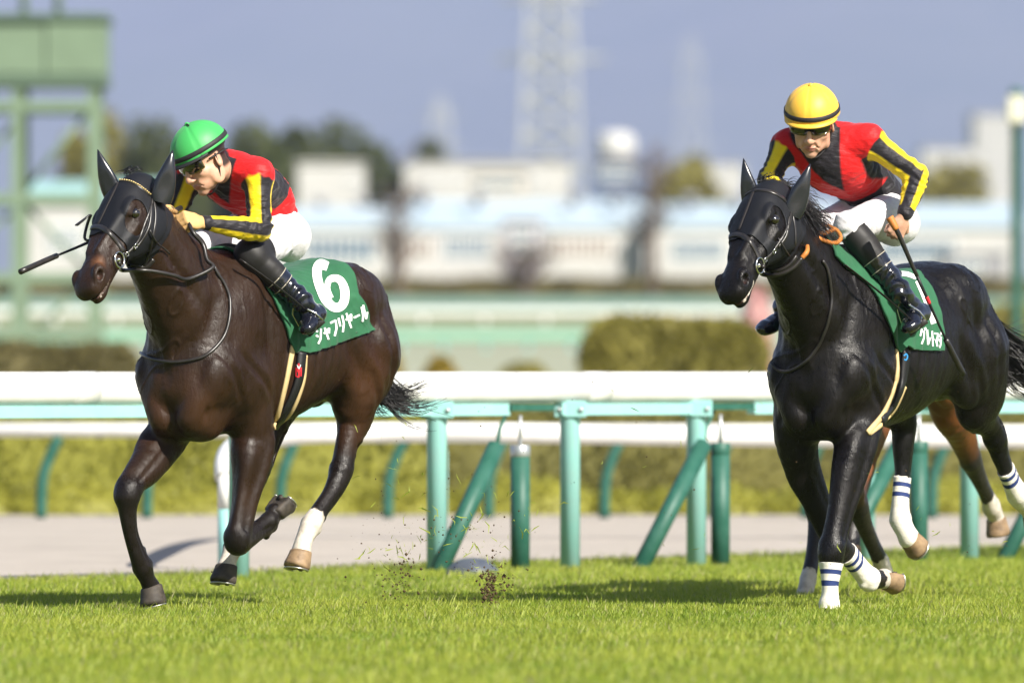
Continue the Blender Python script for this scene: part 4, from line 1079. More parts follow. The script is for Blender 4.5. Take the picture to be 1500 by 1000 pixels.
# ------------------------------------------------------------------ tack
M_SEAMH = mat('hood_seam_tape', (.020,.017,.017), .6, .3)
def px_strap(name, hz, cast, lines, w, th, mt, off=0.0, parent=None):
    mb = MB()
    for L_ in lines:
        P, n = cast.line(L_, 2.5, off)
        if len(P) > 2: strap(mb, P, n, w, th)
    return mb.build(name, mt, parent if parent is not None else hz['root'], True)
def px_cord(name, hz, cast, lines, r, mt, off, parent=None, flat=1.0):
    mb = MB()
    for L_ in lines:
        P, n = cast.line(L_, 4, off)
        mb.tube(P, r, 6, flat=flat)
    return mb.build(name, mt, parent if parent is not None else hz['root'], True)
def free_cord(name, parent, pts, r, mt, n=6):
    mb = MB(); mb.tube(crom(pts, 6), r, n); return mb.build(name, mt, parent, True)
def ring(name, parent, c, ax, R_, r, mt):
    a = nrm(np.cross(ax, A3(.3,.2,.9))); b = np.cross(nrm(ax), a)
    mb = MB(); mb.tube([c+R_*(math.cos(x)*a+math.sin(x)*b) for x in np.linspace(0, 2*math.pi, 21)], r, 6, False); return mb.build(name, mt, parent, True)
def mirror_head(hz, P):
    """the same strap on the other side of the head"""
    O = hz['H'](0,0,0); t = hz['ax'][1]; P = np.asarray(P); return P-2*np.outer((P-O)@t, t)

for hz, S in ((H1, dict(
    ears=[(.06,(238,281),(253,220),.054),(-.075,(163,276),(143,219),.046)],
    brow=[(146,279),(155,268.5),(170,265),(188,265.6),(203,272.5),(219,285)], browmat='gold',
    nose=[(126,347),(132.5,335.5),(143,331.6),(155,337),(170,352),(181,368)],
    cheek=[[(224,286),(221,304),(212,328),(203,352),(191,367),(180,375)], [(225,290),(228,318),(223,350),(216,380),(208,394)], [(222,300),(219,330),(208,352),(196,366)]],
    chin=[(180,370),(184,386),(200,390),(214,392),(225,380)],
    neckstrap=[(312,390),(317,400),(328,417),(336,442),(333,476),(324,498),(306,518),(286,526),(258,530),(230,527),(211,520),(204,510)],
    tail_end=[(216.5,337),(227,355),(246,371)], bit=(172,381))),
   (H2, dict(
    ears=[(.06,(1164,301),(1187,240),.052),(-.075,(1101,292),(1089,232),.045)],
    brow=[(1087,292),(1099,281.5),(1116,279),(1135,283.6),(1150,294),(1159,306)], browmat='black',
    nose=[(1065,354),(1070.4,346),(1082.4,343.6),(1097,352),(1106,366),(1112.4,379.6)],
    cheek=[[(1159,306),(1157,323),(1150,340),(1140,357),(1128,373.6),(1116,383)], [(1161.6,316),(1165,340),(1164,364)], [(1156,318),(1152,345),(1140,362)]],
    chin=[(1113,380),(1118,394),(1140,396.5),(1157,388),(1167,375)],
    neckstrap=[(1203,382),(1211,394),(1217,430),(1215.5,454),(1209,481),(1190,520),(1160,543),(1141,543),(1131,532)],
    tail_end=[(1141,352),(1146,363),(1153,372)], bit=(1110,389)))):
    add_hood(hz)
    for l, b, t_, w in S['ears']:
        u = hz['ax'][2]; R = hz['rig']; c0 = R.pix(*b, 0); 
        side = 1 if l > 0 else -1
        O = hz['H'](-.005, l*1.0, .0)
        # keep the ear in the plane of the poll, hit by the pixel ray
        def onplane(px, py):
            o = R.loc(np.array([0,0,CAM_H]))[0]; d = R.loc(at(px, py, 40.))[0]-o; nn = nrm(R.axes((0,1,0))); return o+d*((O-o)@nn)/(d@nn)
        bb, tt = onplane(*b), onplane(*t_)
        add_ear(hz, bb-(tt-bb)*.25, tt, w, nrm(R.axes((.25*side,-1,.1))), M_EARC)
    hz['cast'] = Caster(hz['rig'], [(hz['V'], hz['T']), hz['hood']])
    mb = MB(); sp = [hz['cast'].hit(*hz['rig'].px(hz['H'](s_, 0, .03))[0]) for s_ in np.linspace(.03,.30,14)]; sp = [q for q in sp if q is not None]
    strap(mb, [q[0] for q in sp], [q[1] for q in sp], .020, .003); mb.build('hood_seam', M_SEAMH, hz['root'], True)
    c = hz['cast']
    if S['browmat'] == 'gold':
        b = px_strap('browband', hz, c, [S['brow']], .020, .004, M_LEATHER)
        P, n = c.line(S['brow'], 3.2, .006); mb = MB()
        for p_, n_ in zip(P, n): mb.lathe(p_, [(.001,-.0048),(.004,-.003),(.005,0),(.004,.003),(.001,.0048)], 8, axis=n_)
        mb.build('bead_row', M_BRASS, b, True)
    else: px_strap('browband', hz, c, [S['brow']], .020, .006, M_LEATHER)
    mb = MB(); P, n = c.line(S['nose'], 2.5); strap(mb, P, n, .026, .006); mb.build('noseband', M_LEATHER, hz['root'], True)
    mb = MB()
    for L_ in S['cheek']: P, n = c.line(L_, 2.5); strap(mb, P, n, .014, .005)
    P, n = c.line(S['cheek'][0], 2.5); Pm = mirror_head(hz, P); nm = mirror_head(hz, P+n)-Pm; strap(mb, Pm, nm, .014, .005)
    mb.build('cheek_strap', M_LEATHER, hz['root'], True)
    px_strap('chin_strap', hz, c, [S['chin']], .022, .006, M_LEATHER)
    px_cord('neck_strap', hz, c, [S['neckstrap']], .0085, M_LEATHER, .006)
    px_cord('strap_end', hz, c, [S['tail_end']], .0045, M_LEATHER, .014)
    hb = c.hit(*S['bit']); t = hz['ax'][1]
    r1 = ring('bit_ring', hz['root'], hb[0]+hb[1]*.012, hb[1], .036, .0046, M_STEEL)
    mb = MB(); mb.tube([hb[0]+hb[1]*.012-hz['ax'][0]*.004, hb[0]-t*.03], .010, 8); mb.build('bit_bar', M_STEEL, r1, True)
    # buckles on the cheek strap
    mb = MB()
    for q in (-3, -10):
        P, n = c.line(S['cheek'][0], 2.5, .007)
        p_, n_ = P[q], n[q]; d = nrm(P[q]-P[q-1]); s_ = np.cross(d, n_)
        mb.tube([p_+d*.010+s_*.010, p_+d*.010-s_*.010, p_-d*.010-s_*.010, p_-d*.010+s_*.010, p_+d*.010+s_*.010], .0028, 5)
        mb.build('buckle', M_STEEL, hz['root'], True); mb = MB()
# ---- left horse reins, whip, girth, cloth
c = H1['cast']; p = R1.pix
def off(cast, pts, o): return [cast.hit(*q)[0]+cast.hit(*q)[1]*o for q in pts if cast.hit(*q) is not None]
hL = J1['wrL']+nrm(J1['hkL'])*.09; hR = J1['wrR']+nrm(J1['hkR'])*.09
bitL = c.hit(172,385)[0]
rein = [bitL+A3(0,.01,0)]+off(c, [(186,391),(202,390),(222,393),(248,402),(272,406)], .03)+[tuple(x) for x in off(c, [(296,398)], .06)]+[p(303,380,.17), p(297,358,.14), p(283,341,.11), hL]
free_cord('rein', H1['root'], rein, .010, M_LEATHER)
bitR = mirror_head(H1, bitL[None])[0]
free_cord('rein', H1['root'], [bitR, bitR+A3(-.10,-.06,.08), .5*(bitR+hR)+A3(0,-.1,-.05), hR], .009, M_LEATHER)
free_cord('bit_cord', H1['root'], [p(140,345,-.16), p(131,352,-.17), p(124,348,-.19), p(128,328,-.19), p(133,315,-.16)], .007, M_LEATHER)
mb = MB(); strap(mb, [p(112,331,-.21), p(121,324,-.20), p(131,316,-.17)], [A3(.3,0,1)]*3, .02, .006); mb.build('strap_end', M_LEATHER, H1['root'], True)
# hand strap loop round the wrist of the whip hand
c1, mesh1 = add_cloth(H1, [(334,364),(345,374),(370,398),(395,432),(414,474),(424,503),(430,517),(438,514),(450,517),(500,500),(549,484),(535,458),(522,432),(516,402),(508,392)])

c2, mesh2 = add_cloth(H2, [(1221,376),(1240,395),(1269,417),(1293,462),(1309,503),(1317,516),(1326,506),(1333,512),(1350,513),(1379,514),(1380,489),(1371,447),(1352,411),(1340,398)])
# the cloths and saddles lie on the horses: things of their own
def make_saddle(hz, cl, cmesh, J, lab_cloth, lab_saddle, strap1, webs, strap2, edge, emblem):
    R = hz['rig']; root = empty('saddle_cloth', R.o, R.rz, label=lab_cloth, cat='saddle cloth', group='numbered saddle cloths')
    cl.name = 'cloth'; cl.parent = root
    sr = empty('racing_saddle', R.o, R.rz, label=lab_saddle, cat='saddle', group='racing saddles with girths')
    both = Caster(R, [(hz['V'], hz['T']), cmesh]); horse = Caster(R, [(hz['V'], hz['T'])])
    # seat: a light flat saddle shaped by the back
    V, T, N = hz['V'], hz['T'], hz['N']
    fc = J['pelvis'][0]+.25
    poly = [(fc+.12,1.70),(fc+.09,1.54),(fc+.0,1.50),(fc-.10,1.50),(fc-.18,1.53),(fc-.26,1.56),(fc-.26,1.9),(fc+.12,1.9)]
    sdv = np.where(V[:,2] > 1.72, 1, polysd(V[:,[0,2]], poly)); V2, T2, N2 = clip(V, T, sdv, N); N2 /= np.linalg.norm(N2,axis=1)[:,None]
    sv, st = shell(V2, T2, N2, .014, .032); mesh_obj('seat', sv, st, M_SADDLE, sr)
    mb = MB()
    for L_, w in strap1:
        P, n = horse.line(L_, 3); strap(mb, P, n, w, .010); mb.build('girth_pad', M_PAD, sr, True); mb = MB()
    P, n = horse.line(webs, 3); strap(mb, P, n, .052, .016); gw = mb.build('girth_web', M_WEB, sr, True)
    hz['web'] = Caster(R, [(np.array([v.co[:] for v in gw.data.vertices]), np.array([t for p_ in gw.data.polygons for t in ([(p_.vertices[0],p_.vertices[i],p_.vertices[i+1]) for i in range(1,len(p_.vertices)-1)])]))])
    # stirrup leather and iron on the near side
    if strap2:
        q0, q1 = strap2; a = J['anL']; mb = MB(); ft = .35*J['heL']+.65*J['toeL']
        mb.tube(crom([q0, .5*(q0+q1)+A3(0,.01,0), q1], 5), .011, 6, flat=.3); mb.build('stirrup_leather', M_LEATHER, sr, True)
        d = nrm(J['toeL']-J['heL']); up_ = nrm(J['kn'+'L']-J['anL']); sd_ = nrm(np.cross(d, up_)); mb = MB()
        so = ft-up_*.030
        mb.tube([so-sd_*.055, so-sd_*.056+up_*.05, so-sd_*.03+up_*.12, so+up_*.14, so+sd_*.03+up_*.12, so+sd_*.056+up_*.05, so+sd_*.055], .0055, 6)
        mb.build('stirrup', M_STEEL, sr, True)
        mb = MB(); mb.tube([so-sd_*.055, so+sd_*.055], .016, 8, flat=.35, up=d); mb.build('stirrup_tread', M_LEATHER, sr, True)
    return root, sr, both
p = R1.pix
CR1, S1, B1 = make_saddle(H1, c1, mesh1, J1, 'green saddle cloth with white number 6 and white katakana lettering', 'black saddle with cream girth and red emblem on dark brown horse',
    [([(430,500),(426,520),(418,560),(409,596),(401,625)], .030), ([(447,520),(443,560),(426,603),(403,626)], .022)], [(441,516),(437,552),(428,578),(413,608),(404,623)],
    (p(352,380,.20), p(446,452,.37)), None, None)
mb = MB(); cc = Caster(R1, [mesh1])
def six(mb, cast, P, w, off=.0035): ink(mb, cast, P, w, off)
six(mb, cc, [(480,391),(470,388),(464.5,395),(464.5,408),(469,424),(477,440),(488,450),(498,449),(504,439),(504,424),(498,411),(489,408),(481,412),(479,424),(484,437)], [13,15,14,13,13,14,13,13,13,13,11,10,9,8,8])
mb.build('number', M_INK, CR1, False)
for i, (w, x) in enumerate((('shi',0),('ya_s',1),('fu',2),('ri',3),('ya',4),('bar',5),('ru',6))):
    mb = MB(); r = A3(12.2,-6.1)[:2]; kana(mb, cc, [w], np.array([460,481])+r*i*.90, r*.88, np.array([5,24]), .84, 1, 2.7); mb.build('letter', M_INK, CR1, False)
p = R2.pix
CR2, S2, B2 = make_saddle(H2, c2, mesh2, J2, 'green saddle cloth beside boot with white numeral and katakana letters', 'black saddle with tan girth and blue emblem on black horse',
    [([(1312,512),(1314,542),(1307,574),(1292,607),(1270,634)], .030), ([(1325,566),(1311,597),(1293,619),(1273,635)], .022)], [(1326,514),(1323,541),(1319,566),(1309,590),(1290,617)],
    (p(1238,388,.20), p(1336,470,.37)), None, None)
mb = MB(); cc = Caster(R2, [mesh2])
ink(mb, cc, [(1319,401),(1330,402.5),(1342,407.5)], [7,7,6]); mb.build('number', M_INK, CR2, False); mb = MB()
ink(mb, cc, [(1343,412),(1352,432),(1361,455),(1367,474)], [6,7,7,8]); mb.build('number', M_INK, CR2, False)
for i, w in enumerate(('gu','re','to','ma','ji')):
    mb = MB(); x0 = (1346.5,1356.5,1363.0,1367.5,1374.0)[i]; wd = (9.0,6.0,4.5,6.5,4.5)[i]
    kana(mb, cc, [w], (x0, 480+i*1.6), (wd, .8), (1.2, 24), .9, 1, 2.3); mb.build('letter', M_INK, CR2, False)
# pale girth emblems
M_RED = mat('red_print', (.55,.02,.03), .6, .3); M_BLUE = mat('blue_print', (.03,.22,.5), .6, .3)
mb = MB()
for L_ in ([(437.5,532),(437.5,552),(434,551),(434,538),(437.5,546),(441,538),(440.5,551)],): ink(mb, H1['web'], L_, 1.8, .002, 0)
mb.build('emblem', M_RED, S1, False); mb = MB()
for L_ in ([(435.5,534),(437.5,540),(440,534)],): ink(mb, H1['web'], L_, 1.0, .0025, 0)
mb.build('emblem', M_INK, S1, False); mb = MB()
ink(mb, H2['web'], [(1324,521),(1327,518),(1329,522),(1327,527),(1324,526)], 2.0, .002); mb.build('emblem', M_BLUE, S2, False)
# ---- bandages
M_BAND = bandage_mat(); LB_ = H2['legs']
def ln(key, i, j): return float(np.linalg.norm(LB_[key][j]-LB_[key][i]))
def st(*a): return [(x, x+.022) for x in a]
add_bandage(H2, 'fl', 6, -.55, 10, .6, st(.03,.082), .085, M_BAND)
add_bandage(H2, 'fr', 5, .85, 9, .1, st(.02,.065), .085, M_BAND)
add_bandage(H2, 'hr', 5, .1, 8, .0, st(.03,.078), .085, M_BAND)
add_bandage(H2, 'hl', 5, .55, 8, .0, st(.02,.065), .085, M_BAND)
# ---- right horse reins
c = H2['cast']; hR = J2['wrR']+nrm(J2['hkR'])*.09
q = lambda x, y, o: c.hit(x, y)[0]+c.hit(x, y)[1]*o
free_cord('rein', H2['root'], [q(1112,390,.02), q(1123,395,.03), q(1140,397,.03), q(1157,389,.03), q(1166,377,.035)], .011, M_LEATHER)
free_cord('rein', H2['root'], [q(1166,377,.035), q(1173,364,.04), p(1180,349,.02), p(1186,335,-.02), hR], .012, M_TANLEATHER)
free_cord('rein_loop', H2['root'], [hR+A3(0,.02,.0), p(1196,326,.04), p(1212,331,.08), p(1226,338,.10), p(1231,350,.11), p(1222,356,.11), p(1204,351,.09), p(1188,342,.05)], .011, M_TANLEATHER)
free_cord('rein_loop', H2['root'], [hR+A3(0,.02,-.02), p(1190,337,.03), p(1206,342,.08), p(1222,336,.1)], .010, M_TANLEATHER)
br_ = mirror_head(H2, q(1112,390,.02)[None])[0]
free_cord('rein', H2['root'], [br_, br_+A3(-.1,-.06,.06), .5*(br_+hR)+A3(0,-.1,-.04), hR], .010, M_LEATHER)
# ---- whips
def whip(label, rig, pts, knob, band):
    root = empty('riding_whip', rig.o, rig.rz, label=label, cat='whip', group='riding whips')
    P = crom(pts, 6); L_ = np.r_[0, np.cumsum(np.linalg.norm(np.diff(P,axis=0),axis=1))]; t = L_/L_[-1]
    def seg(a, b, r0, r1, name, m, n=8):
        x = np.linspace(a, b, 8); Q = np.column_stack([np.interp(x, t, P[:,i]) for i in range(3)]); mb = MB(); mb.tube(Q, np.linspace(r0, r1, 8), n); mb.build(name, m, root, True)
    seg(0, .34, .0125, .0095, 'grip', M_LEATHER); seg(.34, .74, .0085, .0055, 'shaft', M_WEB)
    seg(.74, 1, .0135, .0145, 'flap', M_LEATHER)
    if knob: seg(-.0, .07, .019, .015, 'knob', M_TANLEATHER)
    if band: seg(.46, .50, .0095, .0095, 'grip_band', M_RED)
    return root
whip('black whip with orange knob in the hand of the yellow helmeted jockey', R2, [R2.pix(1303,318,.335), R2.pix(1316,342,.37), R2.pix(1336,388,.40), R2.pix(1358,437,.44), R2.pix(1383,492,.46), R2.pix(1411,548,.47)], True, True)
hw_ = J1['wrR']+nrm(J1['hkR'])*.06
whip('slim black whip sticking out past the nose of the dark brown horse', R1, [hw_+A3(-.08,.03,.03), hw_, R1.pix(180,333,-.30), R1.pix(118,360,-.36), R1.pix(75,378,-.38), R1.pix(30,398,-.40)], False, False)
# wrist strap of the whip hand
mb = MB(); mb.tube([hw_+.038*(math.cos(x)*nrm(J1['hgR'])+math.sin(x)*nrm(np.cross(J1['hkR'],J1['hgR']))) for x in np.linspace(0,2*math.pi,17)], .010, 6, False); mb.build('wrist_strap', M_LEATHER, P1['root'], True)
# ------------------------------------------------------------------ ground
M_TURF = mat('turf_soil', (.13,.17,.025), .9, .2, var=(3,(.10,.12,.025)), bump=(20,.02,.5))
M_SAND = mat('track_sand', (.43,.385,.335), .95, .15, var=(1.2,(.34,.305,.265)), bump=(9,.02,.6))
M_INF = mat('infield_grass', (.12,.17,.04), .9, .2, var=(.2,(.17,.19,.07)))
M_PALE = mat('infield_path', (.32,.33,.25), .95, .15, var=(.12,(.26,.28,.19)))
def sheet(name, rows, m):
    """rows of (Y, x0, x1, z)"""
    V = []; F = []
    for i, (Y, x0, x1, z) in enumerate(rows): V += [(x0, Y if not isinstance(Y, tuple) else Y[0], z), (x1, Y if not isinstance(Y, tuple) else Y[1], z)]
    for i in range(len(rows)-1): F.append((2*i, 2*i+1, 2*i+3, 2*i+2))
    return mesh_obj(name, V, F, m, smooth=False, kind='structure')
sheet('ground', [(-30,-900,900,-.045),(78,-900,900,-.045),(320,-900,900,ground(320)),(1500,-1500,1500,ground(320)),(8800,-5200,5200,ground(320))], M_INF)
edge = lambda x: 50.6+1.45*x
sheet('turf_track', [(-25,-14,14,-.041)]+[((edge(-14) if edge(-14) > 28 else 28., edge(14)),-14,14,-.041)], M_TURF)
V = [(-14,edge(-14),-.041),(14,edge(14),-.041),(14,69,-.041),(-14,69,-.041)]
mesh_obj('dirt_track', V, [(0,1,2,3)], M_SAND, smooth=False, kind='structure')
def strip(name, Y0, Y1, m): sheet(name, [(Y0,-60,60,ground(Y0)+.02),(Y1,-60,60,ground(Y1)+.02)], m)
strip('sand_course', 120, 196, M_PALE); strip('path', 226, 244, M_PALE)
# hills that fill the far view
M_HILL = mat('wooded_hill', (.045,.07,.035), .95, .1, var=(.004,(.085,.10,.06)))
nx, ny = 90, 24; V = []; F = []
for j in range(ny):
    Y = 8500+5000*j/(ny-1)
    for i in range(nx):
        x = -5000+10000*i/(nx-1); t = j/(ny-1)
        z = 3+960*t**.9*(.9+.1*math.sin(x*.0012+2*t))+70*math.sin(x*.0032+Y*.0018)*t+50*math.sin(x*.007-Y*.0033+1)*t+30*math.sin(x*.015+Y*.0063)*t
        V.append((x, Y, z))
for j in range(ny-1):
    for i in range(nx-1): F.append((j*nx+i, j*nx+i+1, (j+1)*nx+i+1, (j+1)*nx+i))
mesh_obj('hills', V, F, M_HILL, kind='structure')
# ------------------------------------------------------------------ foliage
def cards(C, size, r, flat=None):
    """leaf quads at points C"""
    n = len(C); a = r.normal(size=(n,3)); a /= np.linalg.norm(a,axis=1)[:,None]
    b = np.cross(a, r.normal(size=(n,3))); b /= np.linalg.norm(b,axis=1)[:,None]
    s = size*(.6+.8*r.random(n))[:,None]
    V = np.stack([C-a*s, C-b*s*.5, C+a*s, C+b*s*.5], 1).reshape(-1,3)
    F = np.arange(4*n).reshape(n,4); return V, F, np.repeat(r.random(n), 4)
def crown_pts(c, rad, n, r, lumps=14):
    cc = np.array(c); rad = np.array(rad, float); L_ = []
    cen = r.normal(size=(lumps,3)); cen /= np.linalg.norm(cen,axis=1)[:,None]; cen *= (.45+.4*r.random((lumps,1)))
    for q in cen:
        m = int(n/lumps*(.6+.8*r.random())); p = r.normal(size=(m,3)); p /= np.linalg.norm(p,axis=1)[:,None]
        L_.append(q+p*(.30+.16*r.random())*np.cbrt(r.random((m,1)))**.6)
    return cc+np.vstack(L_)*rad
GREEN = leaf_mat('tree_leaves', (.05,.068,.018), (.10,.115,.028)); OLIVE = leaf_mat('olive_leaves', (.22,.20,.04), (.30,.265,.06))
YELLOW = leaf_mat('yellow_green_leaves', (.235,.235,.032), (.30,.29,.042)); BRNHEDGE = leaf_mat('dark_hedge_leaves', (.15,.13,.05), (.21,.18,.07))
OLIVE2 = leaf_mat('dark_olive_leaves', (.13,.125,.03), (.20,.18,.04)); ORANGE = leaf_mat('autumn_leaves', (.34,.19,.02), (.28,.24,.03)); PINK = leaf_mat('pink_blossom', (.62,.30,.32), (.66,.46,.42))  # OLIVE2: a darker olive leaf colour for the long right-hand hedge
M_BARK = mat('bark', (.10,.075,.055), .9, .2, var=(6,(.06,.045,.035)), bump=(12,.02,.5))
M_TWIG = mat('bare_twigs', (.16,.125,.10), .9, .2, var=(3,(.11,.085,.07)))
def foliage(name, pts, size, m, parent, seed, core=None):
    r = np.random.default_rng(seed); V, F, a = cards(pts, size, r)
    if core is not None:
        n = len(V); V = np.vstack([V, core[0]]); F = np.vstack([F, core[1]+n]); a = np.r_[a, .5+.4*vnoise(core[0], 4, seed)]
    return mesh_obj(name, V, F, m, parent, False, {'rnd': a})
def tree(px, ytop, Y, wpx, m, label, n=3400, seed=0, group='trees behind the racecourse', trunk=.3):
    r = np.random.default_rng(seed); g = ground(Y); top = at(px, ytop, Y); h_ = top[2]-g; rx = wpx*Y/FPX*.5
    root = empty('tree', (top[0], Y, g), label=label, cat='tree', group=group); mb = MB()
    mb.tube([(0,0,-.1),(.05,0,h_*.3),(0,.05,h_*.6),(.02,0,h_*.85)], [h_*.035,h_*.028,h_*.018,h_*.006], 8)
    for i in range(5):
        a = i*1.3+r.random(); z = h_*(.35+.09*i); mb.tube([(0,0,z),(math.cos(a)*rx*.35,math.sin(a)*rx*.35,z+h_*.1),(math.cos(a)*rx*.65,math.sin(a)*rx*.6,z+h_*.2)], [h_*.014,h_*.01,h_*.003], 6)
    mb.build('trunk', M_BARK, root, True)
    foliage('crown', crown_pts((0,0,h_*(.5+trunk*.35)), (rx,rx,h_*.5*(1-trunk*.5)), n, r, 18), h_*.035, m, root, seed)
def bush(px, ytop, Y, wpx, m, label, name='shrub', n=1500, seed=0, group=None, cat='shrub', size=.045, dep=1.0):
    r = np.random.default_rng(seed+50); g = ground(Y); top = at(px, ytop, Y); h_ = (top[2]-g); rx = wpx*Y/FPX*.5
    root = empty(name, (top[0], Y, g), label=label, cat=cat, group=group)
    p = r.normal(size=(n,3)); p /= np.linalg.norm(p,axis=1)[:,None]; p[:,2] = np.abs(p[:,2])
    lump = 1+.12*vnoise(p, 3.2, seed); p *= (np.cbrt(.45+.55*r.random(n))*lump)[:,None]
    nu, nv = 20, 8; D = np.array([(math.cos(6.2832*i/nu)*math.cos(1.5708*j/nv), math.sin(6.2832*i/nu)*math.cos(1.5708*j/nv), math.sin(1.5708*j/nv)) for j in range(nv+1) for i in range(nu)])
    cf = np.array([(j*nu+i, j*nu+(i+1)%nu, (j+1)*nu+(i+1)%nu, (j+1)*nu+i) for j in range(nv) for i in range(nu)])
    foliage('leaves', p*A3(rx, rx*dep, h_*.95), size, m, root, seed, (D*(1+.12*vnoise(D, 3.2, seed))[:,None]*A3(rx, rx*dep, h_*.95)*.90, cf))
    mb = MB()
    for i in range(5): a = i*1.26; mb.tube([(0,0,0),(math.cos(a)*rx*.2,math.sin(a)*rx*.2,h_*.35),(math.cos(a)*rx*.5,math.sin(a)*rx*.5,h_*.7)], [.02,.014,.005], 5)
    mb.build('stem', M_BARK, root, True)
    return root
def hedge(x0, x1, ytop, Y, depth, m, label, n, seed=0, size=.05, group=None, wave=.05, round_=.12):
    r = np.random.default_rng(seed+90); g = ground(Y); A_ = at(x0, ytop, Y); B_ = at(x1, ytop, Y); h_ = A_[2]-g; w = B_[0]-A_[0]
    root = empty('hedge', ((A_[0]+B_[0])/2, Y, g), label=label, cat='hedge', group=group)
    u = r.random((n,3)); side = r.random(n); p = np.column_stack([(u[:,0]-.5)*w, (u[:,1]-.5)*depth, u[:,2]*h_])
    k = side < .45; p[k,1] = -depth/2+.06*r.random(k.sum()); k = (side >= .45) & (side < .75); p[k,2] = h_-.06*r.random(k.sum())
    rr = np.clip(np.minimum(p[:,0]+w/2, w/2-p[:,0])/max(round_, .01), 0, 1); p[:,2] *= .6+.4*np.sqrt(1-(1-rr)**2)
    p[:,2] *= 1+wave*np.sin(p[:,0]*2.3+seed)+.03*r.normal(size=n); p[:,1] *= (1+.05*np.sin(p[:,0]*3.1))
    nu = max(12, int(w/.25)); xs = np.linspace(-.5, .5, nu)*w*.985; e_ = np.clip(np.minimum(xs+w/2, w/2-xs)/max(round_,.01), 0, 1); tz = h_*(.6+.4*np.sqrt(1-(1-e_)**2))*(1+wave*np.sin(xs*2.3+seed))*.965
    cv = np.vstack([[(x,-depth*.46,0),(x,-depth*.46,z*.93),(x,-depth*.36,z),(x,depth*.36,z),(x,depth*.46,z*.93),(x,depth*.46,0)] for x, z in zip(xs, tz)]); cf = np.array([(i*6+j,(i+1)*6+j,(i+1)*6+j+1,i*6+j+1) for i in range(nu-1) for j in range(5)])
    foliage('leaves', p, size, m, root, seed, (cv, cf)); mb = MB()
    for i in range(max(3, int(w/.8))): x = -w/2+w*(i+.5)/max(3, int(w/.8)); mb.tube([(x,0,0),(x+.03,.02,h_*.5),(x-.02,0,h_*.85)], [.02,.014,.006], 5)
    mb.build('stem', M_BARK, root, True)
# ------------------------------------------------------------------ rails
M_WHITE = mat('rail_white_paint', (.80,.80,.78), .4, .4, var=(5,(.66,.655,.63)), bump=(30,.002,.2))
M_TEAL = mat('rail_teal_paint', (.25,.54,.51), .45, .4, var=(7,(.28,.50,.48)), bump=(40,.002,.3))
M_DGREEN = mat('post_dark_green', (.011,.08,.053), .5, .35, var=(9,(.035,.12,.09)), bump=(40,.002,.3))
M_GALV = mat('galvanised_steel', (.45,.47,.48), .4, .5, .7)
def rp(px, y, Y0=48.7, sl=1.1):
    k = (px-750)/FPX; Y = Y0/(1-sl*k); return A3(k*Y, Y, CAM_H+(HOR-y)/FPX*Y)
rr = empty('running_rail', tuple(rp(835, 822)*A3(1,1,0)), label='white running rail on teal posts between turf and sand', cat='rail', group='white racecourse rails'); o0 = np.array(rr.location)
def L0(p): return np.asarray(p)-o0
d_ = nrm(A3(1,1.1,0))
def rail_at(px, z): p = rp(px, 600); p[2] = z; return L0(p)
mb = MB()
for a, b in ((-420,870),(870,1900)):
    mb = MB(); q = np.linspace(0,1,10); P = [rail_at(a,.985)+(rail_at(b,.985)-rail_at(a,.985))*t for t in q]; P[0] = P[0]+d_*.004
    V0 = []; mb.tube(P, .062, 18, True, 1.40, up=A3(0,0,1)); mb.build('top_rail', M_WHITE, rr, True)
for a, b in ((-420,742),(818,1036),(1100,1900)):
    mb = MB(); A_, B_ = rail_at(a,.0), rail_at(b,.0); nrm2 = A3(1.1,-1,0)/1.4866
    P = [A_, B_]; c = [(.03,.83),(.03,.895),(-.03,.895),(-.03,.83)]
    V = [p+nrm2*u+A3(0,0,z) for p in P for u, z in c]; mb.add(V, [(0,1,2,3)[::-1],(4,5,6,7),(0,1,5,4),(1,2,6,5),(2,3,7,6),(3,0,4,7)]); mb.build('beam', M_TEAL, rr)
for px in (-260,-90,350,640,835,1020,1268,1420,1600):
    mb = MB(); b = rail_at(px,0); mb.lathe(b, [(.056,-.1),(.056,.80),(.058,.806),(.058,.828)], 16); mb.build('post', M_TEAL, rr, True)
for pb, pt, pv in ((640,727,762),(935,1030,1055),(1225,1318,1345),(1468,1560,1590)):
    b, t = rail_at(pb,-.05)-A3(0,.0,0), rail_at(pt,.66); off_ = A3(0,-.12,0)
    mb = MB(); mb.tube([b+off_, t+off_*.6], .050, 14); br = mb.build('brace', M_DGREEN, rr, True)
    mb = MB(); mb.tube([t+off_*.6+A3(0,0,-.02), t+A3(.02,0,.10), rail_at(pt+16,.85)], .012, 6); mb.build('rod', M_DGREEN, br, True)
    v = rail_at(pv,0)+A3(0,-.06,0); mb = MB(); mb.lathe(v, [(.054,-.1),(.054,.60)], 16); sp = mb.build('support_post', M_DGREEN, rr, True)
    mb = MB(); mb.lathe(v, [(.055,.60),(.056,.602),(.056,.66),(.05,.665)], 16); mb.build('cap', M_GALV if pv == 762 else M_DGREEN, sp, True)
    mb = MB(); mb.tube([v+A3(0,0,.66), v+A3(0,0,.83)], .012, 6); mb.build('rod', M_GALV, sp, True)
    mb = MB(); A_, B_ = rail_at(pb+100,.0), rail_at(pv+40,.0); V = [p+A3(.74,-.67,0)*u+A3(0,0,z) for p in (A_, B_) for u, z in ((.05,.855),(.05,.893),(-.05,.893),(-.05,.855))]
    mb.add(V, [(3,2,1,0),(4,5,6,7),(0,1,5,4),(1,2,6,5),(2,3,7,6),(3,0,4,7)]); mb.build('bracket', M_DGREEN, rr)
for px in (120, 560, 872, 1190):
    p0 = rail_at(px,.985); mb = MB(); mb.tube([p0-d_*.09, p0+d_*.09], .0645, 18, True, 1.39, up=A3(0,0,1)); mb.build('joint_sleeve', M_WHITE, rr, True)
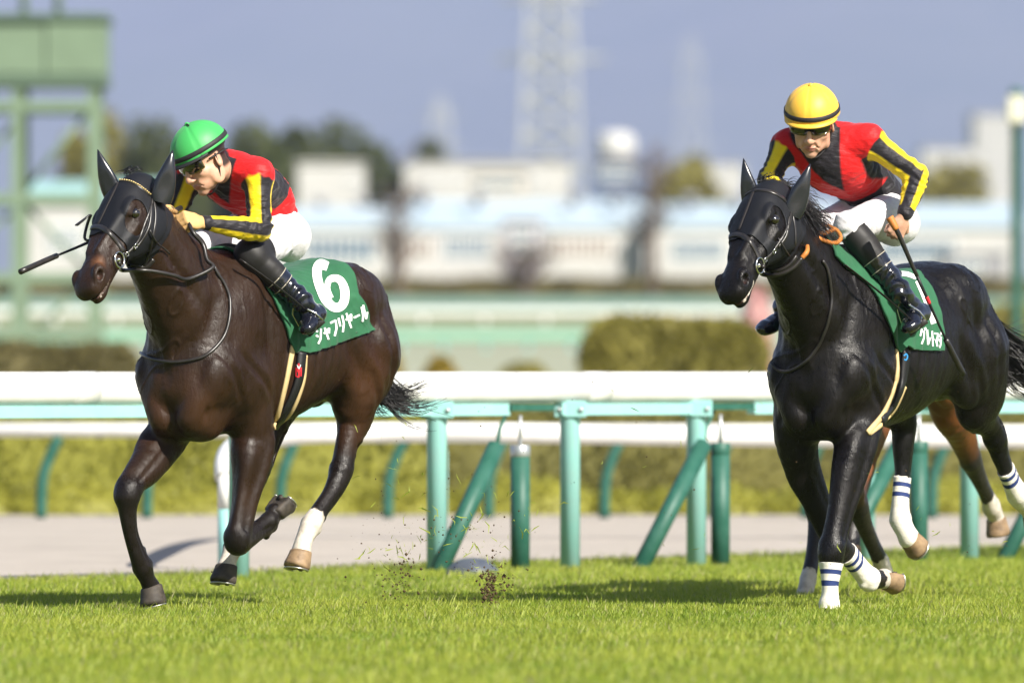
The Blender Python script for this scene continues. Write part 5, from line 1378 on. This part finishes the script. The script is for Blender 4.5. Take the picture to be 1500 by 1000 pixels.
for px in (350,640,835,1020,1268,1420):
    q = rail_at(px,.86); mb = MB(); mb.box(tuple(q+A3(-.09,-.07,-.045)), tuple(q+A3(.09,-.045,.05)), .006); cl = mb.build('clamp', M_TEAL, rr); mb = MB()
    for sx in (-.06,.06): mb = MB(); mb.lathe(q+A3(sx,-.075,0), [(.014,-.004),(.014,.004),(.008,.009)], 8, axis=(0,-1,0)); mb.build('bolt', M_GALV, cl, True)
# the second rail with a turned-down end
er = empty('end_rail', tuple(at(331,823,49.3)*A3(1,1,0)), label='low white rail whose end turns down into a white and teal post', cat='rail', group='white racecourse rails'); o1 = np.array(er.location)
P = [at(332,700,49.3), at(332,676,49.4), at(340,660,50.0), at(362,648,52.), at(400,640,56.), at(480,634,58.), at(760,634,58.), at(1100,639,58.), at(1500,642,58.), at(1800,644,58.)]
mb = MB(); mb.tube([q-o1 for q in crom(P,5)], .068, 14); mb.build('bent_rail', M_WHITE, er, True)
mb = MB(); mb.lathe((0,0,0), [(.047,.30),(.047,.50)], 14); mb.build('post_top', M_WHITE, er, True)
mb = MB(); mb.lathe((0,0,0), [(.046,-.05),(.046,.30)], 14); mb.build('post', M_TEAL, er, True)
for px in (646,1250): mb = MB(); q = at(px,634,58.); mb.lathe(q*A3(1,1,0)-o1+A3(0,.1,0), [(.04,-.05),(.04,q[2]-.03)], 12); mb.build('post', M_TEAL, er, True)
# the low rail before the shrubs, on curved dark green posts
lr = empty('low_rail', tuple(at(300,750,66.)*A3(1,1,0)), label='far low white rail on curved dark green posts before shrubs', cat='rail', group='white racecourse rails'); o2 = np.array(lr.location)
mb = MB(); mb.tube([at(-300,629,66.)-o2, at(500,630,66.)-o2, at(1800,634,66.)-o2], .052, 12); mb.build('top_rail', M_WHITE, lr, True)
for px in (-130,60,215,410,568,715,885,1045,1180,1365,1520):
    b = at(px,752,66.); b[2] = -.03; t = at(px+26,640,66.); mb = MB()
    mb.tube([q-o2 for q in crom([b, b+A3(.01,0,.28), b+A3(.06,0,.45), t], 5)], .043, 10); mb.build('post', M_DGREEN, lr, True)
# shrubs
MOUND = [(-60,700,260),(100,690,280),(270,702,230),(430,692,260),(600,708,210),(760,690,260),(900,712,170),(1030,703,240),(1210,700,240),(1390,694,260),(1560,704,240)]
ord_ = ('leftmost','second from left','third from left, between the front legs','fourth from left, behind the curved post','fifth from left','sixth, between two teal posts','seventh, lowest and narrowest','eighth, left of the black horse','ninth, behind the black horse legs','tenth, right of the bandaged legs','rightmost')
for i, (px, y, w) in enumerate(MOUND): bush(px, y, 68.5, w, YELLOW, 'yellow green rounded shrub, %s in the low row' % ord_[i], n=1500, seed=i, group='low rounded shrubs beyond the sand track', size=.026, dep=.7)
hedge(-260, 640, 603, 71.5, 1.2, YELLOW, 'long yellow green clipped hedge behind the shrubs at left', 9000, 1, .028, 'clipped hedges beyond the sand', .04)
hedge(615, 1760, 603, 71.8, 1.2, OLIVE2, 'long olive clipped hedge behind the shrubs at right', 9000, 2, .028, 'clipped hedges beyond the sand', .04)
# infield
hedge(848, 1128, 470, 110, 1.6, OLIVE, 'tall trimmed olive hedge above the rail left of the black horse', 6000, 3, .06, 'infield hedges', .02, .5)
hedge(-60, 205, 505, 112, 1.2, BRNHEDGE, 'dark brownish hedge behind the rail at left edge', 4000, 4, .06, 'infield hedges', .03, .3)
hedge(1440, 1760, 448, 170, 1.5, OLIVE, 'olive hedge at the right edge behind the black tail', 3000, 5, .08, 'infield hedges', .02, .4)
hedge(-100, 1700, 409, 292, 1.5, BRNHEDGE, 'long dark hedge along the foot of the white buildings', 12000, 6, .12, 'infield hedges', .04)
bush(646, 519, 120, 75, ORANGE, 'orange and yellow autumn shrub just above the white rail', seed=30, group='infield shrubs', size=.05)
bush(768, 522, 122, 100, OLIVE, 'olive shrub just above the white rail left of the trimmed hedge', seed=31, group='infield shrubs', size=.05)
bush(572, 502, 124, 45, ORANGE, 'small orange shrub behind the rump of the left horse', seed=32, group='infield shrubs', size=.05)
bush(1108, 412, 140, 58, PINK, 'pink blossoming shrub right of the trimmed hedge behind the black horse neck', name='flowering_shrub', seed=33, size=.06)
def far_rail(y0, y1, Y, m, label, posts, x0=-300, x1=1800, mp=None):
    a, b = at(x0, y0, Y), at(x1, y1, Y); g = ground(Y); hz_ = a[2]-at(x0, y1, Y)[2]
    root = empty('far_rail', (0, Y, g), label=label, cat='rail', group='rails across the infield')
    mb = MB(); mb.box((a[0], -.05, b[2]-g), (b[0], .05, a[2]-g), .02); mb.build('beam', m, root)
    for px in posts: q = at(px, y0, Y); mb = MB(); mb.lathe((q[0], .09, 0), [(.045,-.1),(.045, max(.1, b[2]-g+.02))], 10); mb.build('post', mp or m, root, True)
M_GTEAL = mat('grey_teal_paint', (.16,.27,.24), .6, .3); M_SAGE = mat('sage_paint', (.22,.40,.29), .6, .3)
far_rail(483, 500, 180, M_SAGE, 'sage green infield rail on posts, nearest of three far rails', range(-280,1800,62), mp=M_TEAL)
far_rail(452, 461, 236, M_WHITE, 'thin whitish infield rail, middle one of three far rails', range(-280,1800,90))
far_rail(436, 451, 262, M_GTEAL, 'grey green infield fence, farthest of three far rails', range(-280,1800,80))
# ------------------------------------------------------------------ steel tower at left
M_TGREEN = mat('tower_green_paint', (.16,.225,.15), .55, .35, var=(1.5,(.135,.19,.125))); M_TDARK = mat('tower_dark_green', (.085,.13,.09), .55, .35)  # M_TDARK: a darker green for the roof and floor beam
Y = 130.; tw = empty('patrol_tower', tuple(at(60,545,Y)*A3(1,1,0)+A3(0,0,ground(Y))), label='pale green steel viewing tower with a boxy cabin at left edge', cat='tower'); o3 = np.array(tw.location)
def tp(px, y, dy=0.): return at(px, y, Y)-o3+A3(0,dy,0)
def tbox(name, x0, y0, x1, y1, d0, d1, m, par=tw): a, b = tp(x0,y1), tp(x1,y0); mb = MB(); mb.box((a[0],d0,a[2]), (b[0],d1,b[2]), .01); return mb.build(name, m, par)
tbox('cabin_side', -160,36,70,112,-.9,.9,M_TGREEN); tbox('cabin_side', 72,34,157,112,-.93,.93,M_TGREEN)
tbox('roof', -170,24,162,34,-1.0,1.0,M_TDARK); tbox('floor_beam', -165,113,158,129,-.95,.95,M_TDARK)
for x in (-150,30,140): 
    for dy in (-.8,.8): a, b = tp(x-8,545), tp(x+8,129); mb = MB(); mb.box((a[0],dy-.07,-.1), (b[0],dy+.07,b[2])); mb.build('leg', M_TGREEN, tw)
for y in (150,285,400,480): tbox('cross_beam', -150,y,148,y+16,-.88,-.74,M_TGREEN); tbox('cross_beam', -150,y,148,y+16,.74,.88,M_TGREEN)
for (a, b, c_, d) in ((40,280,132,165),(40,165,-60,280),(132,400,40,300),(40,300,-100,400),(40,500,132,410),(-60,500,30,410)):
    mb = MB(); mb.tube([tp(a,b,-.66), tp(c_,d,-.66)], .045, 6); mb.build('brace', M_TGREEN, tw, True)
for x in (35,85): mb = MB(); mb.tube([tp(x,24), tp(x,-60)], .06, 8); mb.build('mast', M_TGREEN, tw, True)
# pole at right edge
pl = empty('lamp_pole', tuple(at(1489,545,115.)*A3(1,1,0)+A3(0,0,ground(115.))), label='green pole with a cream box near its top at right edge', cat='pole'); o4 = np.array(pl.location)
mb = MB(); zt = at(1489,130,115.)[2]-o4[2]; mb.lathe((0,0,0), [(.10,-.1),(.10,.3),(.075,.4),(.07,zt-.1),(.085,zt-.08),(.085,zt)], 14); mb.build('shaft', M_DGREEN, pl, True)
a, b = at(1474,182,115.)-o4, at(1502,142,115.)-o4; mb = MB(); mb.box((a[0],-.22,a[2]), (b[0],-.06,b[2]), .03); mb.build('box', mat('cream_plastic', (.62,.60,.48), .5), pl)
# ------------------------------------------------------------------ buildings
M_WALL = mat('white_render', (.50,.49,.475), .85, .2, var=(.25,(.41,.405,.40))); M_ROOF = mat('pale_blue_roof', (.36,.46,.53), .6, .3, var=(.2,(.45,.52,.56)))
M_GREYW = mat('grey_cladding', (.30,.30,.315), .8, .2, var=(.3,(.25,.25,.27))); M_WIN = mat('window_frame_white', (.75,.75,.73), .6)
M_GLASS = mat('window_glass', (.03,.09,.15), .45, .2); M_BROWNG = mat('brown_blind', (.24,.19,.16), .7); M_EAVE = mat('eave_boards', (.36,.34,.38), .8)
def block(name, label, x0, x1, ytop, Y, depth, wall, roof, yeave=None, wins=(), gl=None, cat='building', mull=8, group='white buildings behind the racecourse', ov=.12):
    g = ground(Y); A_, B_ = at(x0, ytop, Y), at(x1, ytop, Y); ze = at(x0, yeave or ytop+3, Y)[2]-g; zt = A_[2]-g; w = (B_[0]-A_[0])/2
    root = empty(name, ((A_[0]+B_[0])/2, Y, g), label=label, cat=cat, group=group)
    mb = MB(); mb.box((-w,0,-.2), (w,depth,ze)); mb.build('wall', wall, root)
    mb = MB()
    if yeave: mb.add([(-w-ov,-ov,ze+.003),(w+ov,-ov,ze+.003),(w+ov,depth*.5,zt),(-w-ov,depth*.5,zt),(w+ov,depth+ov,ze+.003),(-w-ov,depth+ov,ze+.003),(-w-ov,-ov,ze+.14),(w+ov,-ov,ze+.14)], [(6,7,2,3),(3,2,4,5),(0,1,7,6),(0,5,4,1),(1,4,2,7),(0,6,3,5)])
    else: mb.box((-w-.12,-.12,ze+.003), (w+.12,depth+.12,ze+.003+max(zt-ze,.12)), .03)
    mb.build('roof', roof, root)
    for q in wins:
        p0, y0, p1, y1 = q[:4]; m = q[4] if len(q) > 4 else M_GLASS; nm = q[5] if len(q) > 5 else mull
        a, b = at(p0,y1,Y), at(p1,y0,Y); x0_, x1_ = a[0]-root.location[0], b[0]-root.location[0]; z0, z1 = a[2]-g, b[2]-g; fw_ = min(.07,(x1_-x0_)*.06)
        mb = MB(); mb.box((x0_-.06,-.05,z0-.08), (x1_+.06,.02,z0)); mb.box((x0_-.06,-.05,z1), (x1_+.06,.02,z1+.08))
        for k in range(nm+1): x = x0_+(x1_-x0_)*k/nm; mb.box((x-fw_/2,-.05,z0), (x+fw_/2,.02,z1))
        f = mb.build('window', M_WIN, root)
        for k in range(nm):
            x = x0_+(x1_-x0_)*k/nm; mb = MB(); mb.box((x+fw_/2,-.02,z0), (x+(x1_-x0_)/nm-fw_/2,.01,z1)); mb.build('pane', m, f)
    return root
block('long_building', 'white building with pale blue roof behind the seat of the left jockey', 388, 566, 300, 310, 8, M_WALL, M_ROOF, 334, [(400,347,438,380,M_GLASS,3),(448,347,550,382)])
block('long_building', 'long white building with pale blue roof in the middle of the picture', 576, 934, 289, 312, 9, M_WALL, M_ROOF, 336, [(590,350,636,378,M_BROWNG,4),(650,346,718,378),(740,352,790,392,M_GREYW,3),(808,348,898,378,M_BROWNG)])
block('long_building', 'long white building with pale roof behind the black horse', 944, 1500, 294, 311, 9, M_WALL, M_ROOF, 334, [(985,350,1062,382),(1080,356,1110,398,M_GREYW,2),(1130,350,1230,382),(1290,352,1400,382)])
block('grey_building', 'lavender grey stair block between two long white buildings', 738, 792, 322, 306, 3, mat('lavender_render', (.40,.38,.44), .8), M_GREYW, None, [(748,334,782,346,M_GLASS,3),(748,356,782,368,M_GLASS,3)])
block('white_building', 'second storey block rising behind the middle long building', 690, 770, 252, 345, 5, mat('cream_render', (.44,.40,.35), .8), M_GREYW, None, [(700,266,760,276,M_GLASS,4)])
for i, (px, y) in enumerate(((470,297),(530,297),(620,286),(700,286),(840,286),(900,286),(1010,291),(1080,291),(1240,291),(1330,291))):
    q = at(px, y+6, 314.); o = empty('roof_vent', tuple(q), label='small roof vent, number %s from the left along the pale roofs' % ('one two three four five six seven eight nine ten'.split()[i]), cat='vent', group='roof vents'); mb = MB(); mb.lathe((0,0,0), [(.16,-.25),(.16,.15),(.28,.17),(.28,.27),(.1,.34)], 10); mb.build('cowl', M_GREYW, o, True)
block('long_building', 'white building with teal roof behind the green tower', 40, 232, 262, 300, 8, M_WALL, mat('teal_roof', (.30,.50,.48), .6), 300, [(70,330,120,372),(140,330,200,372)])
block('white_building', 'plain white block with flat roof right of the green helmet', 436, 531, 238, 350, 8, M_WALL, M_WALL, None, [(505,262,524,272,M_GREYW,2)])
block('white_building', 'low white building with grey top at foot of large pylon', 592, 835, 235, 380, 8, M_WALL, M_GREYW, None, [(618,262,700,272,M_GREYW,5),(720,262,800,272,M_GREYW,5)])
block('grey_building', 'blue grey building under the round white tank', 868, 938, 236, 420, 6, mat('blue_grey_cladding', (.10,.13,.20), .7), M_GREYW, None, [(880,248,925,258,M_GLASS,4)])
M_TANK = mat('tank_paint', (.50,.50,.49), .7, .2)
tk = empty('water_tank', tuple(at(902,236,419.)), label='round white tank on the blue grey building', cat='tank'); mb = MB()
mb.lathe((0,2.5,.12), [(.3,0),(.85,.1),(.95,.4),(.95,1.0),(.75,1.25),(.3,1.35)], 20); mb.build('shell', M_TANK, tk, True); mb = MB(); mb.lathe((0,2.5,0), [(.5,-.06),(.5,.13)], 12); mb.build('base', M_GREYW, tk)
w_ = [(1432+11*i,178+14*j,1439+11*i,185+14*j,M_GREYW,1) for i in range(5) for j in range(8)]
block('apartment_tower', 'tall pale apartment tower with rows of small windows at right', 1428, 1488, 166, 900, 14, M_WALL, M_GREYW, None, w_)
block('white_building', 'low pale building left of the tall apartment tower', 1352, 1432, 216, 800, 10, M_WALL, M_GREYW, None, [(1362,228,1420,236,M_GREYW,6)])
block('grey_building', 'distant pale building behind the yellow green tree at right', 985, 1090, 238, 700, 10, M_WALL, M_GREYW, None, [(1000,246,1070,252,M_GREYW,6)])
block('low_shed', 'dark low shed in front of pale buildings right of the black horse', 1385, 1470, 372, 300, 5, M_GREYW, M_GREYW, None, [(1395,384,1440,396,M_GLASS,4)])
block('grey_building', 'beige block between tower and black horse rump at right', 1240, 1478, 322, 316, 5, mat('beige_wall', (.40,.365,.31), .85), M_GREYW, None, [(1330,335,1410,350,M_GREYW,6)])
# ------------------------------------------------------------------ trees
tree(232, 172, 370, 190, GREEN, 'dark green tree beside the tower, behind the left horse ears', seed=1)
tree(345, 188, 375, 190, GREEN, 'dark tree right behind the green helmet', seed=2)
tree(432, 200, 385, 160, GREEN, 'smaller dark tree right of the left jockey, behind the white block', seed=3)
tree(538, 182, 390, 270, GREEN, 'large dark green tree standing behind the plain white block', seed=4, n=3600)
tree(130, 185, 365, 110, OLIVE, 'olive tree seen through the legs of the green tower', seed=5)
tree(1000, 243, 420, 130, OLIVE, 'olive yellow tree right of the blue grey building', seed=6)
tree(1392, 250, 400, 120, OLIVE, 'olive tree below the tall apartment tower', seed=7)
tree(1300, 262, 430, 110, OLIVE, 'olive tree behind the elbow of the yellow helmeted jockey', seed=8)
tree(610, 210, 470, 110, GREEN, 'narrow dark tree left of the small pylon', seed=9)
def bare_tree(px, ytop, Y, wpx, label, seed):
    r = np.random.default_rng(seed); g = ground(Y); top = at(px, ytop, Y); h_ = top[2]-g
    root = empty('bare_tree', (top[0], Y, g), label=label, cat='tree', group='bare trees before the buildings'); mb = MB(); mb.tube([(0,0,-.1),(.02,0,h_*.4),(-.03,0,h_*.75),(0,0,h_)], [.20,.16,.10,.03], 8); mb.build('trunk', M_TWIG, root, True); mb = MB()
    for i in range(46):
        z = h_*(.35+.6*r.random()); a = r.uniform(0, 6.28); l_ = wpx*Y/FPX*.5*(.5+.6*r.random())*(1.15-z/h_*.6)
        p1 = A3(math.cos(a)*l_*.5, math.sin(a)*l_*.5, z+l_*.3); p2 = A3(math.cos(a+.3)*l_, math.sin(a+.3)*l_, z+l_*.75)
        mb.tube([(0,0,z), p1, p2], [.05,.03,.008], 5, False)
        for k in range(4): q = p1+(p2-p1)*r.random(); mb.tube([q, q+r.normal(size=3)*.3*A3(1,1,.7)+A3(0,0,.25)], [.016,.005], 4, False)
    mb.build('branches', M_TWIG, root, True)
bare_tree(585, 285, 280, 110, 'bare brown tree before the white building right of the left jockey', 1)
bare_tree(955, 215, 280, 110, 'bare brown tree before the white building left of the black horse', 2)
bare_tree(770, 372, 286, 140, 'low bare tree in the middle before the long white building', 3)
# ------------------------------------------------------------------ pylons
M_PYL = mat('pylon_steel', (.44,.45,.45), .6, .4)
def pylon(px, Y, wb, wt, ybase, ytop, th, label):
    g = ground(Y); b = at(px, ybase, Y); H_ = at(px, ytop, Y)[2]-g; root = empty('pylon', (b[0], Y, g), label=label, cat='pylon', group='electricity pylons'); m0 = b[2]-g
    s0 = wb*Y/FPX/2; s1 = wt*Y/FPX/2
    def half(z): t = (z-m0)/(H_-m0); return s0+(s1-s0)*max(t,-.3) if t < .8 else (s0+(s1-s0)*.8)*(1-(t-.8)/.2*.75)
    for sx in (-1,1):
        for sy in (-1,1):
            mb = MB(); mb.tube([(sx*half(z),sy*half(z),z) for z in np.linspace(0,H_,7)], th, 5); mb.build('leg', M_PYL, root)
    n = 12; zs = np.linspace(0, H_*.97, n+1)
    for i in range(n):
        z0, z1 = zs[i], zs[i+1]; a, c = half(z0), half(z1); mb = MB()
        for s in (-1,1):
            mb.tube([(-a,s*a,z0),(c,s*c,z1)], th*.7, 4, False); mb.tube([(a,s*a,z0),(-c,s*c,z1)], th*.7, 4, False)
            mb.tube([(s*a,-a,z0),(s*c,c,z1)], th*.7, 4, False); mb.tube([(-c,s*c,z1),(c,s*c,z1)], th*.7, 4, False)
        o = mb.build('lattice', M_PYL, root); o['kind'] = 'stuff'
    for t in (.66,.80,.92):
        z = H_*t; mb = MB(); L_ = half(z)*2.3
        for s in (-1,1): mb.tube([(0,-half(z)*.5,z+.8),(s*L_,0,z)], th*.7, 4, False); mb.tube([(0,half(z)*.5,z-.2),(s*L_,0,z)], th*.7, 4, False)
        o = mb.build('cross_arm', M_PYL, root); o['kind'] = 'stuff'
pylon(806, 900., 90, 50, 280, -130, .21, 'large pale lattice pylon rising out of the top of the picture')
pylon(645, 1300., 40, 22, 270, 140, .12, 'small faint pylon left of the large one')
pylon(1012, 1700., 40, 22, 235, 50, .09, 'faintest pylon, left of the yellow helmet')
# dome on the grass edge
dm = MB(); c = at(692,826,47.6); c[2] = -.04; dm.lathe((0,0,0), [(.150,-.02),(.150,.01),(.135,.045),(.105,.075),(.06,.095),(.02,.10)], 28)
o = dm.build('camera_dome', mat('grey_dome_plastic', (.05,.06,.085), .42, .35, var=(20,(.09,.1,.12))), None, True); o.location = c; tag(o, 'small dark grey dome on the grass edge below the slanting brace', 'dome')
# ------------------------------------------------------------------ grass
def grass():
    r = np.random.default_rng(11); parts = []
    for (Y0, Y1, dens) in ((28.5,36,1300),(36,43.5,2600),(43.5,56,1100)):
        n = int((Y1-Y0)*8.2*dens); Yv = r.uniform(Y0, Y1, n); x = r.uniform(-4.1, 4.1, n)
        k = (Yv < edge(x)+.15*r.normal(size=n)) & (np.abs(x) < .0586*Yv+.75); parts.append(np.column_stack([x[k], Yv[k]]))
    P = np.vstack(parts); n = len(P); q = np.column_stack([P, np.zeros(n)])
    patch = vnoise(q, 2.0, 3)+.6*vnoise(q, 6., 4)
    h_ = (.028+.011*np.clip(patch,-1,1)+.018*r.random(n))*np.where(r.random(n) < .05, 1.6, 1); a = r.uniform(0, 6.28, n)
    lean = np.column_stack([np.cos(a), np.sin(a)])*(h_*(.15+.55*r.random(n)))[:,None]; w = (.0019+.0015*r.random(n))
    sdv = np.column_stack([-np.sin(a+.9), np.cos(a+.9)])*w[:,None]
    z0 = np.zeros(n)
    b0 = np.column_stack([P-sdv, z0]); b1 = np.column_stack([P+sdv, z0]); m0 = np.column_stack([P+lean*.35-sdv*.85, h_*.6]); m1 = np.column_stack([P+lean*.35+sdv*.85, h_*.6]); t = np.column_stack([P+lean, h_])
    V = np.stack([b0,b1,m1,m0,t],1).reshape(-1,3); i = 5*np.arange(n)[:,None]
    T = np.vstack([i+np.array([[0,1,2]]), i+np.array([[0,2,3]]), i+np.array([[3,2,4]])])
    rnd = np.clip(.5+.42*patch+.28*r.normal(size=n), 0, 1); dry = r.random(n) < (.06+.10*np.clip(vnoise(q, 1.3, 9)-.1, 0, 1)+.75*sstep(P[:,1]-edge(P[:,0]), -1.0, -.1)*(1-sstep(P[:,0], -1.6, -.6)))
    return V, T, np.repeat(rnd, 5), np.repeat(dry.astype(float), 5)
m, N, L, B = new_mat('grass_blades')
c = _mix(N, L, _attr(N, 'rnd'), (.21,.305,.028), (.42,.46,.066)); c = _mix(N, L, _attr(N, 'dry'), c, (.42,.40,.17)); L.new(c, B.inputs['Base Color'])
B.inputs['Roughness'].default_value = .5; B.inputs['Specular IOR Level'].default_value = .35
tr = N.new('ShaderNodeBsdfTranslucent'); L.new(c, tr.inputs[0]); mx = N.new('ShaderNodeMixShader'); mx.inputs[0].default_value = .5
L.new(B.outputs[0], mx.inputs[1]); L.new(tr.outputs[0], mx.inputs[2]); L.new(mx.outputs[0], N['Material Output'].inputs[0]); M_GRASS = m
V, T, a_, d2 = grass(); V = V+A3(0,0,-.043); mesh_obj('grass', V, T, M_GRASS, None, False, {'rnd': a_, 'dry': d2}, kind='stuff')
# ------------------------------------------------------------------ flying turf
M_SOIL = mat('soil', (.05,.032,.018), .95, .1, var=(60,(.10,.07,.035)))
def debris():
    r = np.random.default_rng(5); ms = MB(); mg = MB()
    def put(px, py, s, soil):
        p = at(px, py, 40.2+r.normal()*.35)
        if soil:
            q = r.normal(size=(6,3)); q /= np.linalg.norm(q,axis=1)[:,None]; V = p+np.array([(1,0,0),(-1,0,0),(0,1,0),(0,-1,0),(0,0,1),(0,0,-1)])*s*(.5+.8*r.random((6,1)))
            ms.add(V, [(0,2,4),(2,1,4),(1,3,4),(3,0,4),(2,0,5),(1,2,5),(3,1,5),(0,3,5)])
        else:
            d = nrm(r.normal(size=3))*s*4; w = nrm(np.cross(d, r.normal(size=3)))*s*.45; b = r.normal(size=3)*s
            mg.add([p-d-w*.4, p-d+w*.4, p+b+w, p+b-w, p+d], [(0,1,2,3),(3,2,4)])
    for cx, cy, sx, sy, n, s in ((722,848,16,14,70,.007),(716,866,7,9,40,.008),(575,850,22,16,70,.0045),(592,826,10,10,20,.005),(700,790,48,34,50,.004),(570,780,40,40,30,.003),(840,700,260,120,45,.0035),(1400,800,60,40,14,.003)):
        for i in range(int(n*1.7)): put(cx+r.normal()*sx, min(cy+r.normal()*sy, 890), s*1.15*(.35+1.1*r.random()**2), True)
    for cx, cy, sx, sy, n, s in ((700,775,45,32,46,.006),(590,815,28,26,30,.006),(575,740,30,60,14,.006),(720,840,30,18,24,.007),(1180,720,110,90,7,.003),(980,640,160,80,16,.004),(1380,790,60,30,10,.005)):
        for i in range(int(n*1.4)): put(cx+r.normal()*sx, min(cy+r.normal()*sy, 890), s*(.5+.9*r.random()), False)
    o = ms.build('flying_soil', M_SOIL); o['kind'] = 'stuff'
    o = mesh_obj('flying_grass', mg.V, mg.F, M_GRASS, None, False, {'rnd': np.full(len(mg.V), .6), 'dry': np.zeros(len(mg.V))}, kind='stuff')
debris()
# ------------------------------------------------------------------ haze
HAZE = 0.00010
m = bpy.data.materials.new('haze_air'); m.use_nodes = True; N = m.node_tree.nodes; L = m.node_tree.links; N.remove(N['Principled BSDF'])
pv = N.new('ShaderNodeVolumePrincipled'); pv.inputs['Color'].default_value = (.53,.585,.95,1); pv.inputs['Density'].default_value = HAZE; pv.inputs['Anisotropy'].default_value = 0.0
L.new(pv.outputs[0], N['Material Output'].inputs['Volume'])
mb = MB(); mb.box((-5300,-60,-1.5), (5300,13700,1150)); mb.build('haze', m, None, kind='stuff')
scene.cycles.volume_bounces = 1; scene.cycles.max_bounces = 8; scene.cycles.transparent_max_bounces = 12
